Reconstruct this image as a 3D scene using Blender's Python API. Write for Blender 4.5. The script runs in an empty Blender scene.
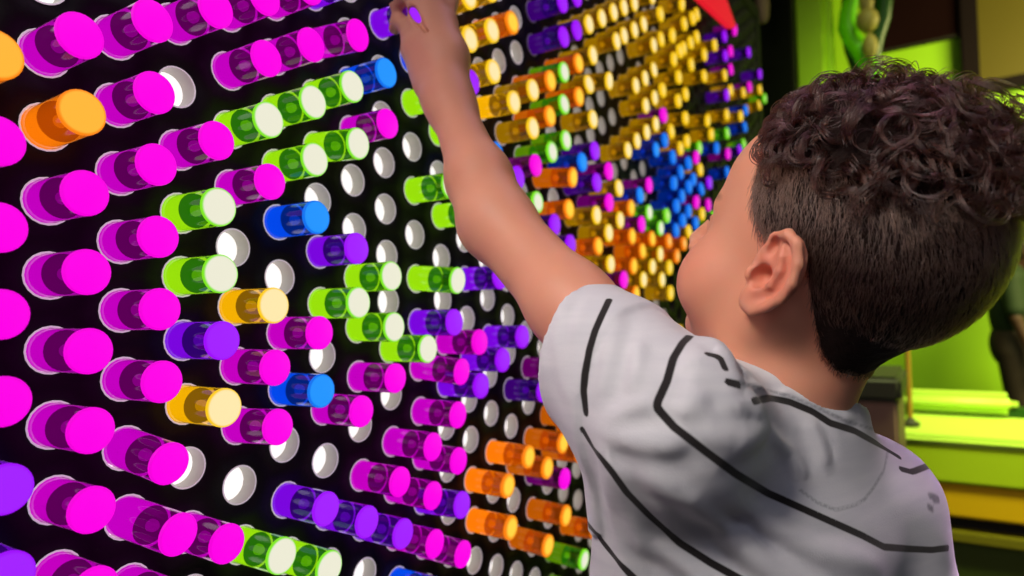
import bpy, math, random
import numpy as np
from mathutils import Matrix, Vector

random.seed(7)
rng = np.random.default_rng(7)
scene = bpy.context.scene

# ----------------------------------------------------------------------------- camera
U = 0.046            # spacing of the holes down one column, metres
DX = 0.937417        # spacing of the columns in units of U
PEG_L = 1.02411      # how far a peg stands out, units of U
Z0 = 1.03            # height of the row of holes at eye level
FPX = 682.609
AX = np.array([[0.8422738137044892, 0.5380248565590593, -0.033227646204616865],
               [-0.03562355633917635, -0.005949871504411369, -0.9993475677975259],
               [-0.53787153204222, 0.842907974071716, 0.01415493782643669]])   # right, down, forward
CAM = U * np.array([10.157695775978267, -3.449598588860388, -0.0030530387681935167]) + [0, 0, Z0]

cam_data = bpy.data.cameras.new('camera')
cam = bpy.data.objects.new('camera', cam_data)
scene.collection.objects.link(cam)
scene.camera = cam
cam_data.sensor_width = 36.0
cam_data.lens = FPX / 1024 * 36.0
cam_data.clip_start = 0.02
m = Matrix.Identity(4)
for i in range(3):
    m[i][0], m[i][1], m[i][2], m[i][3] = AX[0][i], -AX[1][i], -AX[2][i], CAM[i]
cam.matrix_world = m
cam_data.dof.use_dof = True
cam_data.dof.focus_distance = 0.45
cam_data.dof.aperture_fstop = 5.6

# ----------------------------------------------------------------------------- world, lamps, exposure
world = bpy.data.worlds.new('world')
scene.world = world
world.use_nodes = True
world.node_tree.nodes['Background'].inputs[0].default_value = (0.55, 0.5, 0.6, 1)
world.node_tree.nodes['Background'].inputs[1].default_value = 0.12

vs = scene.view_settings
vs.view_transform = 'Standard'
vs.look = 'None'
vs.exposure = 0.0
vs.gamma = 1.0
vs.use_curve_mapping = False
scene.cycles.max_bounces = 10
scene.cycles.transparent_max_bounces = 24
scene.cycles.sample_clamp_indirect = 4.0

def area(name, loc, target, size, power, color, size_y=None, spread=None):
    d = bpy.data.lights.new(name, 'AREA')
    d.energy = power
    d.color = color
    d.size = size
    if size_y:
        d.shape = 'RECTANGLE'
        d.size_y = size_y
    if spread:
        d.spread = spread
    o = bpy.data.objects.new(name, d)
    scene.collection.objects.link(o)
    o.location = loc
    o.rotation_euler = (Vector(target) - Vector(loc)).to_track_quat('-Z', 'Y').to_euler()
    return o

area('ceiling_lamp_warm', (0.10, -0.80, 1.95), (0.35, 0.3, 1.0), 0.5, 7, (1.0, 0.93, 0.86))
area('ceiling_lamp_pink', (0.95, 1.60, 1.7), (0.50, 0.57, 0.82), 0.2, 0.55, (1.0, 0.62, 0.95), spread=0.24)
area('face_fill_warm', (0.20, -0.75, 1.9), (0.34, 0.27, 1.02), 0.3, 0.36, (1.0, 0.9, 0.82), spread=0.5)  # unseen fill added to brighten the boy's face
area('shirt_fill_cool', (1.3, -0.9, 2.3), (0.42, 0.35, 0.95), 0.5, 3.0, (0.75, 0.80, 1.0))  # unseen bluish fill added for the shirt, behind the camera
area('green_wall_lamp', (1.75, 3.2, 2.0), (0.9, 4.9, 1.5), 1.2, 120, (1.0, 0.92, 0.34), 0.4)
area('green_bench_lamp', (1.3, 1.6, 2.9), (1.2, 2.5, 0.4), 1.2, 36, (0.88, 1.0, 0.42), 0.4, spread=1.5)
area('hair_fill_purple', (0.45, 0.75, 2.4), (0.42, 0.35, 1.1), 0.3, 2.2, (0.95, 0.55, 1.0))  # unseen fill added overhead to tint the hair purple

# ----------------------------------------------------------------------------- helpers
COL = scene.collection

def W(px, py, d):
    """The point of the place seen at that spot of the frame, d metres in front of the camera."""
    return CAM + AX.T @ (np.array([(px - 512) / FPX, (py - 288) / FPX, 1.0]) * d)

def ray(px, py):
    r = AX.T @ np.array([(px - 512) / FPX, (py - 288) / FPX, 1.0])
    return r / np.linalg.norm(r)

def BG(px, py, Y):
    """Where the sight line meets the upright plane y = Y."""
    r = ray(px, py)
    return CAM + r * (Y - CAM[1]) / r[1]

def project(P):
    v = (np.asarray(P) - CAM) @ AX.T
    return np.stack([512 + FPX * v[..., 0] / v[..., 2], 288 + FPX * v[..., 1] / v[..., 2]], -1)

def tag(o, label=None, cat=None, group=None, kind=None):
    if label: o['label'] = label
    if cat: o['category'] = cat
    if group: o['group'] = group
    if kind: o['kind'] = kind
    return o

def link(name, me, mat=None, parent=None):
    if mat is not None and len(me.materials) == 0:
        me.materials.append(mat)
    o = bpy.data.objects.new(name, me)
    COL.objects.link(o)
    if parent is not None:
        o.parent = parent
    return o

def empty(name, loc=(0, 0, 0)):
    o = bpy.data.objects.new(name, None)
    o.empty_display_size = 0.05
    o.location = loc
    COL.objects.link(o)
    return o

def np_mesh(name, V, F, smooth=True):
    """V (n,3), F list/array of faces of equal length."""
    F = np.asarray(F, dtype=np.int32)
    V = np.asarray(V, dtype=np.float32)
    me = bpy.data.meshes.new(name)
    me.vertices.add(len(V))
    me.vertices.foreach_set('co', V.ravel())
    k = F.shape[1]
    me.loops.add(F.size)
    me.loops.foreach_set('vertex_index', F.ravel())
    me.polygons.add(len(F))
    me.polygons.foreach_set('loop_start', np.arange(0, F.size, k, dtype=np.int32))
    me.polygons.foreach_set('loop_total', np.full(len(F), k, dtype=np.int32))
    if smooth:
        me.polygons.foreach_set('use_smooth', np.ones(len(F), dtype=bool))
    me.update(calc_edges=True)
    me.validate()
    return me

class MB:
    """Collects quads and triangles into one mesh."""
    def __init__(self):
        self.v, self.f = [], []
    def add(self, V, F):
        n = len(self.v)
        self.v += [tuple(map(float, p)) for p in V]
        self.f += [tuple(i + n for i in f) for f in F]
    def box(self, lo, hi, M=None, bev=0.0):
        lo, hi = np.array(lo, float), np.array(hi, float)
        if bev <= 0:
            V = [(x, y, z) for x in (lo[0], hi[0]) for y in (lo[1], hi[1]) for z in (lo[2], hi[2])]
            F = [(0, 1, 3, 2), (4, 6, 7, 5), (0, 4, 5, 1), (2, 3, 7, 6), (0, 2, 6, 4), (1, 5, 7, 3)]
        else:
            import bmesh
            bm = bmesh.new()
            bmesh.ops.create_cube(bm, size=1.0)
            for v in bm.verts:
                v.co = Vector([lo[i] + (v.co[i] + .5) * (hi[i] - lo[i]) for i in range(3)])
            bmesh.ops.bevel(bm, geom=list(bm.edges), offset=bev, segments=3, affect='EDGES')
            bm.verts.index_update()
            V = [tuple(v.co) for v in bm.verts]
            F = [tuple(v.index for v in f.verts) for f in bm.faces]
            bm.free()
        if M is not None:
            V = [np.array(M) @ np.array(p) for p in V]
        self.add(V, F)
    def lathe(self, prof, seg=24, axis='x', org=(0, 0, 0)):
        """prof: list of (along, radius); poles where the radius is 0."""
        V, F, rings = [], [], []
        for a, r in prof:
            if r <= 1e-9:
                rings.append([len(V)])
                V.append((a, 0, 0))
            else:
                rings.append(list(range(len(V), len(V) + seg)))
                V += [(a, r * math.cos(2 * math.pi * k / seg), r * math.sin(2 * math.pi * k / seg)) for k in range(seg)]
        for A, B in zip(rings, rings[1:]):
            for k in range(seg):
                k2 = (k + 1) % seg
                if len(A) == 1:
                    F.append((A[0], B[k2], B[k]))
                elif len(B) == 1:
                    F.append((A[k], A[k2], B[0]))
                else:
                    F.append((A[k], A[k2], B[k2], B[k]))
        if axis == 'z':
            V = [(y, z, x) for x, y, z in V]
        V = [tuple(np.array(p) + org) for p in V]
        self.add(V, F)
    def tube(self, pts, rad, seg=12):
        pts = [np.array(p, float) for p in pts]
        rad = [rad] * len(pts) if np.isscalar(rad) else rad
        V, F = [], []
        ref = np.array([0.31, 0.77, 0.55])
        for i, p in enumerate(pts):
            t = pts[min(i + 1, len(pts) - 1)] - pts[max(i - 1, 0)]
            t = t / np.linalg.norm(t)
            a = np.cross(t, ref); a /= np.linalg.norm(a)
            b = np.cross(t, a)
            for k in range(seg):
                w = 2 * math.pi * k / seg
                V.append(p + rad[i] * (a * math.cos(w) + b * math.sin(w)))
        n = len(pts)
        for i in range(n - 1):
            for k in range(seg):
                k2 = (k + 1) % seg
                F.append((i * seg + k, i * seg + k2, (i + 1) * seg + k2, (i + 1) * seg + k))
        F.append(tuple(range(seg))[::-1])
        F.append(tuple(range((n - 1) * seg, n * seg)))
        self.add(V, F)
    def prism(self, poly, d):
        """polygon (3D points) pushed along vector d."""
        n = len(poly)
        V = [np.array(p) for p in poly] + [np.array(p) + np.array(d) for p in poly]
        F = [tuple(range(n))[::-1], tuple(range(n, 2 * n))]
        F += [(k, (k + 1) % n, n + (k + 1) % n, n + k) for k in range(n)]
        self.add(V, F)
    def build(self, name, mat, parent=None, smooth=False):
        me = bpy.data.meshes.new(name)
        me.from_pydata(self.v, [], self.f)
        me.validate()
        import bmesh
        bm = bmesh.new(); bm.from_mesh(me)
        bmesh.ops.recalc_face_normals(bm, faces=bm.faces)
        bm.to_mesh(me); bm.free()
        if smooth:
            me.polygons.foreach_set('use_smooth', np.ones(len(me.polygons), dtype=bool))
            try:
                me.set_sharp_from_angle(angle=math.radians(40))
            except Exception:
                pass
        me.update()
        return link(name, me, mat, parent)

# ----------------------------------------------------------------------------- materials
def lin(r, g, b):
    f = lambda c: c / 12.92 if c <= 0.04045 else ((c + 0.055) / 1.055) ** 2.4
    return (f(r / 255), f(g / 255), f(b / 255), 1.0)

def new_mat(name):
    mt = bpy.data.materials.new(name)
    mt.use_nodes = True
    nt = mt.node_tree
    return mt, nt, nt.nodes['Principled BSDF']

def noise_color(nt, bsdf, c1, c2, scale=8, detail=6, coord='Object', bump=0.0, bump_scale=60, rough=None):
    tc = nt.nodes.new('ShaderNodeTexCoord')
    n = nt.nodes.new('ShaderNodeTexNoise')
    n.inputs['Scale'].default_value = scale
    n.inputs['Detail'].default_value = detail
    nt.links.new(tc.outputs[coord], n.inputs['Vector'])
    mx = nt.nodes.new('ShaderNodeMix'); mx.data_type = 'RGBA'
    mx.inputs[6].default_value = c1
    mx.inputs[7].default_value = c2
    nt.links.new(n.outputs['Fac'], mx.inputs[0])
    nt.links.new(mx.outputs[2], bsdf.inputs['Base Color'])
    if bump:
        n2 = nt.nodes.new('ShaderNodeTexNoise')
        n2.inputs['Scale'].default_value = bump_scale
        n2.inputs['Detail'].default_value = 4
        nt.links.new(tc.outputs[coord], n2.inputs['Vector'])
        b = nt.nodes.new('ShaderNodeBump')
        b.inputs['Strength'].default_value = bump
        b.inputs['Distance'].default_value = 0.002
        nt.links.new(n2.outputs['Fac'], b.inputs['Height'])
        nt.links.new(b.outputs['Normal'], bsdf.inputs['Normal'])
    return mx

def paint(name, rgb, rough=0.5, var=0.12, scale=6, bump=0.1, spec=0.4):
    mt, nt, b = new_mat(name)
    c = lin(*rgb)
    c2 = tuple(max(0, x * (1 - var)) for x in c[:3]) + (1,)
    noise_color(nt, b, c, c2, scale, bump=bump, bump_scale=120)
    b.inputs['Roughness'].default_value = rough
    b.inputs['Specular IOR Level'].default_value = spec
    return mt

def glow(name, rgb, strength, base=None, rough=0.35):
    mt, nt, b = new_mat(name)
    b.inputs['Base Color'].default_value = base or lin(*rgb)
    b.inputs['Roughness'].default_value = rough
    b.inputs['Emission Color'].default_value = lin(*rgb)
    b.inputs['Emission Strength'].default_value = strength
    return mt

# ----------------------------------------------------------------------------- signed distances and surface nets
def v3(p): return np.asarray(p, dtype=np.float32)

def capsule(P, a, b, r1, r2=None):
    a, b = v3(a), v3(b)
    r2 = r1 if r2 is None else r2
    ba = b - a
    t = np.clip(((P - a) @ ba) / max(float(ba @ ba), 1e-12), 0, 1)
    return np.linalg.norm(P - a - t[:, None] * ba, axis=1) - (r1 + (r2 - r1) * t)

def chain(P, pts, rad, k=0.004):
    d = None
    for i in range(len(pts) - 1):
        e = capsule(P, pts[i], pts[i + 1], rad[i], rad[i + 1])
        d = e if d is None else smin(d, e, k)
    return d

def ellipsoid(P, c, r, R=None):
    q = P - v3(c)
    if R is not None:
        q = q @ np.asarray(R, np.float32)       # columns of R are the axes
    r = v3(r)
    k0 = np.linalg.norm(q / r, axis=1)
    k1 = np.linalg.norm(q / (r * r), axis=1)
    return k0 * (k0 - 1) / np.maximum(k1, 1e-9)

def smin(a, b, k):
    h = np.maximum(k - np.abs(a - b), 0) / k
    return np.minimum(a, b) - h * h * k * 0.25

def smax(a, b, k): return -smin(-a, -b, k)

def surface_nets(fn, lo, hi, h, block=8):
    lo = np.array(lo, np.float32)
    n = np.ceil((np.array(hi) - lo) / h / block).astype(int)
    N = n * block
    G = np.empty(tuple(N), np.float32)
    ii = np.stack(np.meshgrid(*[np.arange(k) for k in n], indexing='ij'), -1).reshape(-1, 3)
    cen = lo + (ii * block + (block - 1) / 2) * h
    dc = fn(cen.astype(np.float32))
    keep = np.abs(dc) < h * block * 0.87 * 1.5
    Gb = G.reshape(n[0], block, n[1], block, n[2], block)
    for (a, b, c), d in zip(ii[~keep], dc[~keep]):
        Gb[a, :, b, :, c, :] = 1.0 if d > 0 else -1.0
    off = np.stack(np.meshgrid(*[np.arange(block)] * 3, indexing='ij'), -1).reshape(-1, 3)
    kb = ii[keep]
    for s in range(0, len(kb), 600):
        q = kb[s:s + 600]
        P = lo + (q[:, None, :] * block + off[None]) * h
        d = fn(P.reshape(-1, 3).astype(np.float32)).reshape(len(q), block, block, block)
        for (a, b, c), e in zip(q, d):
            Gb[a, :, b, :, c, :] = e
    ins = G < 0
    cnt = np.zeros(tuple(N - 1), np.int8)
    for dx in (0, 1):
        for dy in (0, 1):
            for dz in (0, 1):
                cnt += ins[dx:N[0] - 1 + dx, dy:N[1] - 1 + dy, dz:N[2] - 1 + dz]
    cells = np.argwhere((cnt > 0) & (cnt < 8))
    idx = np.full(tuple(N - 1), -1, np.int32)
    idx[cells[:, 0], cells[:, 1], cells[:, 2]] = np.arange(len(cells))
    acc = np.zeros((len(cells), 3), np.float32)
    num = np.zeros(len(cells), np.float32)
    corners = [(a, b, c) for a in (0, 1) for b in (0, 1) for c in (0, 1)]
    vals = {c: G[cells[:, 0] + c[0], cells[:, 1] + c[1], cells[:, 2] + c[2]] for c in corners}
    for c in corners:
        for ax in range(3):
            if c[ax] == 0:
                e = list(c); e[ax] = 1; e = tuple(e)
                va, vb = vals[c], vals[e]
                cr = (va < 0) != (vb < 0)
                t = np.where(cr, va / np.where(cr, va - vb, 1), 0)
                p = np.tile(np.array(c, np.float32), (len(cells), 1))
                p[:, ax] += t
                acc += p * cr[:, None]
                num += cr
    V = lo + (cells + acc / num[:, None]) * h
    F = []
    for ax in range(3):
        a, b = (ax + 1) % 3, (ax + 2) % 3
        sl0 = [slice(1, None)] * 3; sl1 = [slice(1, None)] * 3
        sl0[ax] = slice(0, -1); sl1[ax] = slice(1, None)
        s0, s1 = ins[tuple(sl0)], ins[tuple(sl1)]
        q = np.argwhere(s0 != s1)
        org = q.copy()
        for w in range(3):
            if w != ax: org[:, w] += 1
        ok = np.all(org < np.array(N) - 1, axis=1)
        q, org = q[ok], org[ok]
        flip = s0[q[:, 0], q[:, 1], q[:, 2]]
        def at(da, db):
            o = org.copy(); o[:, a] -= da; o[:, b] -= db
            return idx[o[:, 0], o[:, 1], o[:, 2]]
        quad = np.stack([at(0, 0), at(1, 0), at(1, 1), at(0, 1)], 1)
        quad[~flip] = quad[~flip][:, ::-1]
        F.append(quad[(quad >= 0).all(1)])
    return V, np.concatenate(F)

def trace(fn, px, py, t0=0.15, t1=2.0):
    """Follows sight lines until they meet the surface fn = 0."""
    px, py = np.atleast_1d(px).astype(float), np.atleast_1d(py).astype(float)
    D = np.stack([ray(x, y) for x, y in zip(px, py)])
    t = np.full(len(px), t0)
    for _ in range(90):
        P = (CAM + D * t[:, None]).astype(np.float32)
        t = np.minimum(t + fn(P) * 0.8, t1)
    return CAM + D * t[:, None], t < t1 - 1e-3

def vnoise(P, freq, seed=0):
    """Smooth cheap noise made of turned sine waves."""
    r = np.random.default_rng(seed)
    out = np.zeros(len(P), np.float32)
    for k in range(5):
        w = r.normal(size=3); w = w / np.linalg.norm(w) * freq * r.uniform(0.6, 1.5)
        out += np.sin(P @ w.astype(np.float32) + r.uniform(0, 6.28)) / 5
    return out

# ----------------------------------------------------------------------------- the room
M_floor = paint('dark_floor', (38, 40, 34), 0.35, 0.3, 5)
M_dark = paint('black_wall', (20, 20, 20), 0.7, 0.3, 3)
M_green = paint('lime_wall', (136, 186, 14), 0.55, 0.10, 1.5)
M_ceil = paint('dark_ceiling', (24, 22, 22), 0.8, 0.2, 3)

def struct(name, lo, hi, mat):
    b = MB(); b.box(lo, hi)
    return tag(b.build(name, mat), kind='structure')

YF = 4.9
struct('floor', (-0.4, -1.5, -0.1), (4.2, 5.1, 0.0), M_floor)
struct('ceiling', (-0.4, -1.5, 3.6), (4.2, 5.1, 3.7), M_ceil)
struct('wall_left', (-0.30, -1.5, 0.0), (-0.16, YF, 3.6), M_dark)
struct('wall_far', (-0.30, YF, 0.0), (4.2, YF + 0.12, 3.6), M_green)


# ----------------------------------------------------------------------------- the peg board
C0, C1, R0, R1 = -5, 46, -36, 34
R_HOLE, R_PEG = 0.0147, 0.0134
DEPTH = 0.0145
TOP_Z, BOT_Z = Z0 + 36.5 * U / 2, Z0 - 34.5 * U / 2
Y_LO, Y_HI = (C0 - 0.8) * DX * U, (C1 + 0.8) * DX * U

def node(c, r): return np.array([0.0, c * DX * U, Z0 - r * U / 2])

M_board, nt, b = new_mat('matte_black_board')
noise_color(nt, b, lin(15, 13, 15), lin(24, 21, 23), 30, bump=0.15, bump_scale=300)
b.inputs['Roughness'].default_value = 0.7
b.inputs['Specular IOR Level'].default_value = 0.2
M_sock, nt, b = new_mat('white_socket_plastic')
b.inputs['Base Color'].default_value = lin(182, 177, 170)
b.inputs['Roughness'].default_value = 0.4
b.inputs['Emission Color'].default_value = lin(236, 228, 218)
b.inputs['Emission Strength'].default_value = 0.05  # slight glow put in for lamp light on the socket wall
M_sock_dim = paint('far_socket_painted_dim', (66, 63, 60), 0.6, 0.1, 20, spec=0.1)  # far copy of the white socket, its dimness painted into the colour
M_lip = glow('white_socket_lip', (240, 226, 238), 0.45, base=lin(190, 186, 182))  # glow stands in for the socket lamp's light on the lip
M_lamp = glow('white_socket_lamp', (255, 252, 248), 1.0)

board = empty('peg_board', (0, (Y_LO + Y_HI) / 2, BOT_Z))
tag(board, 'huge black pegboard wall full of round white lit sockets', 'peg board')

SEG = 32
wv = 2 * np.pi * np.arange(SEG) / SEG
cosw, sinw = np.cos(wv), np.sin(wv)
# the cell of one hole: the points nearer to it than to any neighbour
nb = np.array([(dc * DX, dr * 0.5) for dc in (-2, -1, 0, 1, 2) for dr in (-3, -2, -1, 0, 1, 2, 3) if (dc + dr) % 2 == 0 and (dc, dr) != (0, 0)]) * U
dirs = np.stack([cosw, sinw], 1)
cellr = np.min(np.where(dirs @ nb.T > 1e-9, (nb ** 2).sum(1)[None] / 2 / np.maximum(dirs @ nb.T, 1e-9), 9), axis=1)
# the corners of the cell must be met exactly: move the nearest direction onto each corner
def cell_polygon():
    poly = [(1, 1), (-1, 1), (-1, -1), (1, -1)]
    poly = [np.array(p) * U for p in poly]
    for n in nb:
        out = []
        c = (n ** 2).sum() / 2
        for i in range(len(poly)):
            p, q = poly[i], poly[(i + 1) % len(poly)]
            dp, dq = p @ n - c, q @ n - c
            if dp <= 1e-12: out.append(p)
            if dp * dq < -1e-18: out.append(p + (q - p) * dp / (dp - dq))
        poly = out
    return poly
outer = cellr[:, None] * dirs
for p in cell_polygon():
    k = int(np.argmax(dirs @ (p / np.linalg.norm(p))))
    outer[k] = p
inner = R_HOLE * dirs

nodes = [(c, r) for c in range(C0, C1 + 1) for r in range(R0, R1 + 1) if (c + r) % 2 == 0]
tv = np.concatenate([np.c_[np.zeros(SEG), outer], np.c_[np.zeros(SEG), inner], np.c_[np.full(SEG, -0.004), inner]])
tf = []
for k in range(SEG):
    k2 = (k + 1) % SEG
    tf.append((k, k2, SEG + k2, SEG + k))
    tf.append((SEG + k, SEG + k2, 2 * SEG + k2, 2 * SEG + k))
tf = np.array(tf)
base = np.array(board.location)
V = np.concatenate([tv + node(c, r) - base for c, r in nodes])
F = np.concatenate([tf + i * len(tv) for i in range(len(nodes))])
me = np_mesh('front_panel', V, F, smooth=False)
link('front_panel', me, M_board, board)

fr = MB()
b0 = base
fr.box((-0.05, Y_LO - 0.03, BOT_Z - 0.03) - b0, (0.004, Y_LO + 0.012, TOP_Z + 0.03) - b0, bev=0.002)
fr.box((-0.05, Y_HI - 0.012, BOT_Z - 0.03) - b0, (0.004, Y_HI + 0.03, TOP_Z + 0.03) - b0, bev=0.002)
fr.box((-0.05, Y_LO, TOP_Z - 0.012) - b0, (0.004, Y_HI, TOP_Z + 0.03) - b0, bev=0.002)
fr.box((-0.05, Y_LO, BOT_Z - 0.03) - b0, (0.004, Y_HI, BOT_Z + 0.012) - b0, bev=0.002)
fr.box((-0.10, Y_LO, BOT_Z) - b0, (-0.05, Y_HI, TOP_Z) - b0)
fr.box((-0.16, Y_LO + 0.2, BOT_Z + 0.2) - b0, (-0.10, Y_HI - 0.2, TOP_Z - 0.2) - b0)
fr.build('board_frame', M_board, board)
pl = MB()
pl.box((-0.16, Y_LO, 0) - b0, (-0.02, Y_HI, BOT_Z - 0.03) - b0)
pl.build('plinth', M_board, board)

# sockets: a thin white lip, a recessed white wall and a lamp-lit floor
def socket_arrays(seg):
    prof = [(0.0001, R_HOLE + 0.0004), (0.0006, R_HOLE + 0.0001), (0.0002, R_HOLE - 0.0008), (-DEPTH, R_HOLE - 0.0011), (-DEPTH, 0.0)]
    mb = MB(); mb.lathe(prof, seg)
    V = np.array(mb.v)
    F = [f if len(f) == 4 else (f[0], f[1], f[2], f[2]) for f in mb.f]
    kind = [1 if len(f) == 3 else 2 if i < 2 * seg else 0 for i, f in enumerate(mb.f)]
    return V, mb.f, kind

def in_frame(P, pad=40):
    q = project(P)
    return -pad < q[0] < 1024 + pad and -pad < q[1] < 576 + pad

PEGS = (
    '0,-6,o;0,-4,m;0,-2,m;0,0,m;0,2,m;0,4,p;0,6,p;1,-7,m,81,35;1,-5,o,83,112;1,-3,m;1,-1,m;1,1,m;1,3,m;1,5,m,93,510;1,7,m;2,-8,m;2,-6,m;2,-4,m;2,-2,m;2,0,m;'
    '2,2,m;2,4,m,171,466;2,6,m,183,537;2,8,m;3,-9,m,217,8;3,-5,m;3,-3,g;3,-1,g;3,1,p;3,3,y;3,7,m,228,544;4,-10,m;4,-8,m;4,-6,g;4,-4,m;4,0,y;4,2,m;'
    '4,4,m,279,427;4,8,g,282.5,556;5,-11,m;5,-9,m;5,-7,g;5,-5,g;5,-3,b;5,1,m;5,3,b;5,7,p,327,509;5,9,g,330,568;6,-12,p;6,-10,m,359,35;6,-8,g;'
    '6,-6,g,359,143.5;6,-2,p;6,0,g;6,4,m;6,8,p,368,522;7,-9,b;7,-7,m;7,-1,g,392,276;7,1,g;7,3,m;7,7,m,401,482;7,9,p,404,534;8,-12,p;8,2,g;8,6,m,434,447;'
    '8,8,m,434,496;8,10,m,436,544;8,12,b;9,-13,b;9,-11,b;9,-9,g;9,-5,g;9,-1,g,458.5,280.5;9,1,p;9,3,m,465,372;9,5,m,459,415;9,7,m,459.5,461;9,9,p,463,505;'
    '9,11,m,464,554.5;10,-14,y;10,-12,y;10,-10,p;10,-8,g;10,-4,g;10,2,m;10,4,p;11,-15,y;11,-13,y;11,-11,y;11,-7,b;11,-1,p;11,3,p;11,9,o,509,486;'
    '11,11,o,512,528;12,-14,o;12,-10,y,515,102;12,-6,p,519,177;12,2,p;12,8,o,529.7,457;13,-11,y;13,-9,y,534,128;13,-7,m,537,165;13,-5,g,538.3,202;13,-3,m;'
    '13,5,p;13,9,o,548.4,468;13,13,o,549,546;14,-12,o,551.5,80.6;14,-10,o,551,116;14,-8,g,553,151.8;14,-4,p,556,224.4;14,4,m;14,8,o,564,443;14,10,m,566,479;'
    '14,12,o,567,516;15,-17,p;15,-15,p,565,36.6;15,-13,g,565,72;15,-11,g,565,104;15,-9,g,567,140;15,-7,o,576.6,177;15,-5,o,570,209;15,-3,p,571.5,244.5;'
    '15,7,o,581,419;15,9,o,581,453;15,15,g,585,560;15,17,g;16,-18,p;16,-16,p,578,30;16,-14,o,579.6,63;16,-12,o,580,96.5;16,-8,b,583.4,162;16,8,o;16,14,o;'
    '17,-17,y,590,24;17,-15,y,594,55;17,-13,y,590,84;17,-11,y,594,119;17,-9,p,596,150.7;17,-7,p,598,182.3;17,-5,y,597.6,215;17,-3,o,599.3,246;'
    '18,-18,y,603,18;18,-14,y,611,80.7;18,-8,m,610,171;18,-6,m,610.3,202.3;18,-4,y,609.7,232.8;18,-2,y,611.6,264;19,-19,y,614.7,12;19,-17,y,617.6,41;'
    '19,-7,y,620,188;19,-5,y,621,220;19,-1,m,625,279.7;20,-20,y,625,7;20,-18,y,625,35.4;20,-10,y,628.8,150;20,-6,o,632,208;20,-4,o,633,236.3;'
    '20,-2,o,634.6,266;20,0,o,637,294;21,-21,y,635.5,3;21,-19,y,635.5,29.8;21,-15,y,636.7,85.4;21,-11,y,638,140.7;21,-7,b,641,195;21,-5,m,642.8,224;'
    '21,-3,o,643.3,251;21,-1,y,644.4,279.7;21,1,y,646.6,308;22,-20,y,644.7,24;22,-16,y,646,78;22,-14,y,646.7,105.5;22,-12,y,647.6,132;22,-8,m,650,185;'
    '22,-6,g,650,212.5;22,-4,o,653,238.7;22,-2,y,653.4,266.6;23,-23,y,654,-1;23,-19,y,654.6,45;23,-17,y,654.8,69.5;23,-15,y,655.6,97.6;23,-13,y,656.8,124;'
    '23,-11,b,657,149.5;23,-5,g,661.5,228;23,-3,y,661,254;23,-1,y,663,279.7;24,-22,y,661.8,14;24,-20,y,662.3,39;24,-16,y,664,90;24,-14,m,665,115;'
    '24,-12,b,666,140;24,-6,g,668,215.4;24,-4,o,669.8,241;24,-2,y,670.6,267.5;24,0,y,671.6,293;25,-21,y,674,35.4;25,-19,y,675.8,59;25,-13,y,672.5,131;'
    '25,-11,b,674,157;25,-9,b,675.5,183;25,-7,b,678,205.8;25,-5,b,677.3,230;25,-3,o,678,256;25,3,y,681,332;26,-20,y,681,51;26,-18,y,680,77;'
    '26,-16,y,679.6,100.7;26,-12,y,681.6,148;26,-10,b,682,172;26,-8,b,683.3,196;26,-6,b,684.3,220.3;26,-4,o,685,243.5;27,-25,y,683.7,6;27,-23,y,685.7,23.6;'
    '27,-21,y,685,48;27,-17,y,687,94;27,-15,y,686.8,118;27,-13,y,688.4,141;27,-11,b,690,163;27,-9,b,690.3,186.5;27,-7,b,689.8,211;27,-5,y,690,231.5;'
    '27,5,y,696.5,345.6;28,-24,y,694,18;28,-22,y,692,42.5;28,-20,y,692.6,64.5;28,-12,m,698,157.3;28,-10,b,694.5,179.5;28,-8,m,698,202;28,-6,b,697,223;'
    '29,-25,y,698,14;29,-23,y,698.2,36.8;29,-13,g,700.5,147.5;29,-11,y,701.4,169.5;29,-9,b,702.6,188;29,-7,y,703.4,214;30,-22,y,705.8,54.6;'
    '30,-20,y,705.5,76;30,-16,y,709,120.5;30,-10,p,710.6,182.6;30,-8,m,709.6,204.7;31,-15,y,712.6,134;31,-7,g,713.7,217;32,-24,y,716,45;32,-14,b,718,148;'
    '34,-26,p,725.8,36;34,-24,p,726.7,55.5;34,-22,y,725.8,75;34,-20,p,728,95;34,-18,y,728,114.6;34,-16,g,728.2,133;34,-14,m,729.4,153.7;34,-12,b,728,172;'
    '35,-25,m,732,51;35,-23,m,732,69;35,-21,y,732,90;36,-28,m,736.5,33;37,-19,y,742,116;37,-15,p,741,149;38,-22,y,744.4,92.5;38,-20,b,747,110;'
    '38,-18,b,746,126.5;38,-16,g,745,143;39,-27,p,749.8,52;39,-23,m,750.7,86.6;42,-26,p,761,74;42,-24,y,761,89.5;42,-22,y,760,104;44,-24,g,765.7,98.4'
)
pegs = {}
for t in PEGS.split(';'):
    q = t.split(',')
    pegs[(int(q[0]), int(q[1]))] = (q[2], (float(q[3]), float(q[4])) if len(q) > 3 else None)

# which sockets show largest: empty ones in the frame, nearest first
def dist(n): return float(np.linalg.norm(node(*n) - CAM))
empties = sorted([n for n in nodes if n not in pegs and in_frame(node(*n))], key=dist)
single = set(empties[:100])
sv, sf, lampset = socket_arrays(28)
sme = bpy.data.meshes.new('socket')
sme.from_pydata([tuple(p) for p in sv], [], sf)
sme.materials.append(M_sock); sme.materials.append(M_lamp); sme.materials.append(M_lip)
sme.polygons.foreach_set('material_index', lampset)
sme.polygons.foreach_set('use_smooth', [True] * len(sf))
try: sme.set_sharp_from_angle(angle=math.radians(50))
except Exception: pass
sme.update()
for n in sorted(single, key=dist):
    o = bpy.data.objects.new('socket', sme)
    COL.objects.link(o)
    o.parent = board
    o.location = Vector(node(*n) - base)
rest = [n for n in nodes if n not in single]
sv2, sf2, lamp2 = socket_arrays(20)
Vr, Fr, Mi = [], [], []
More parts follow.
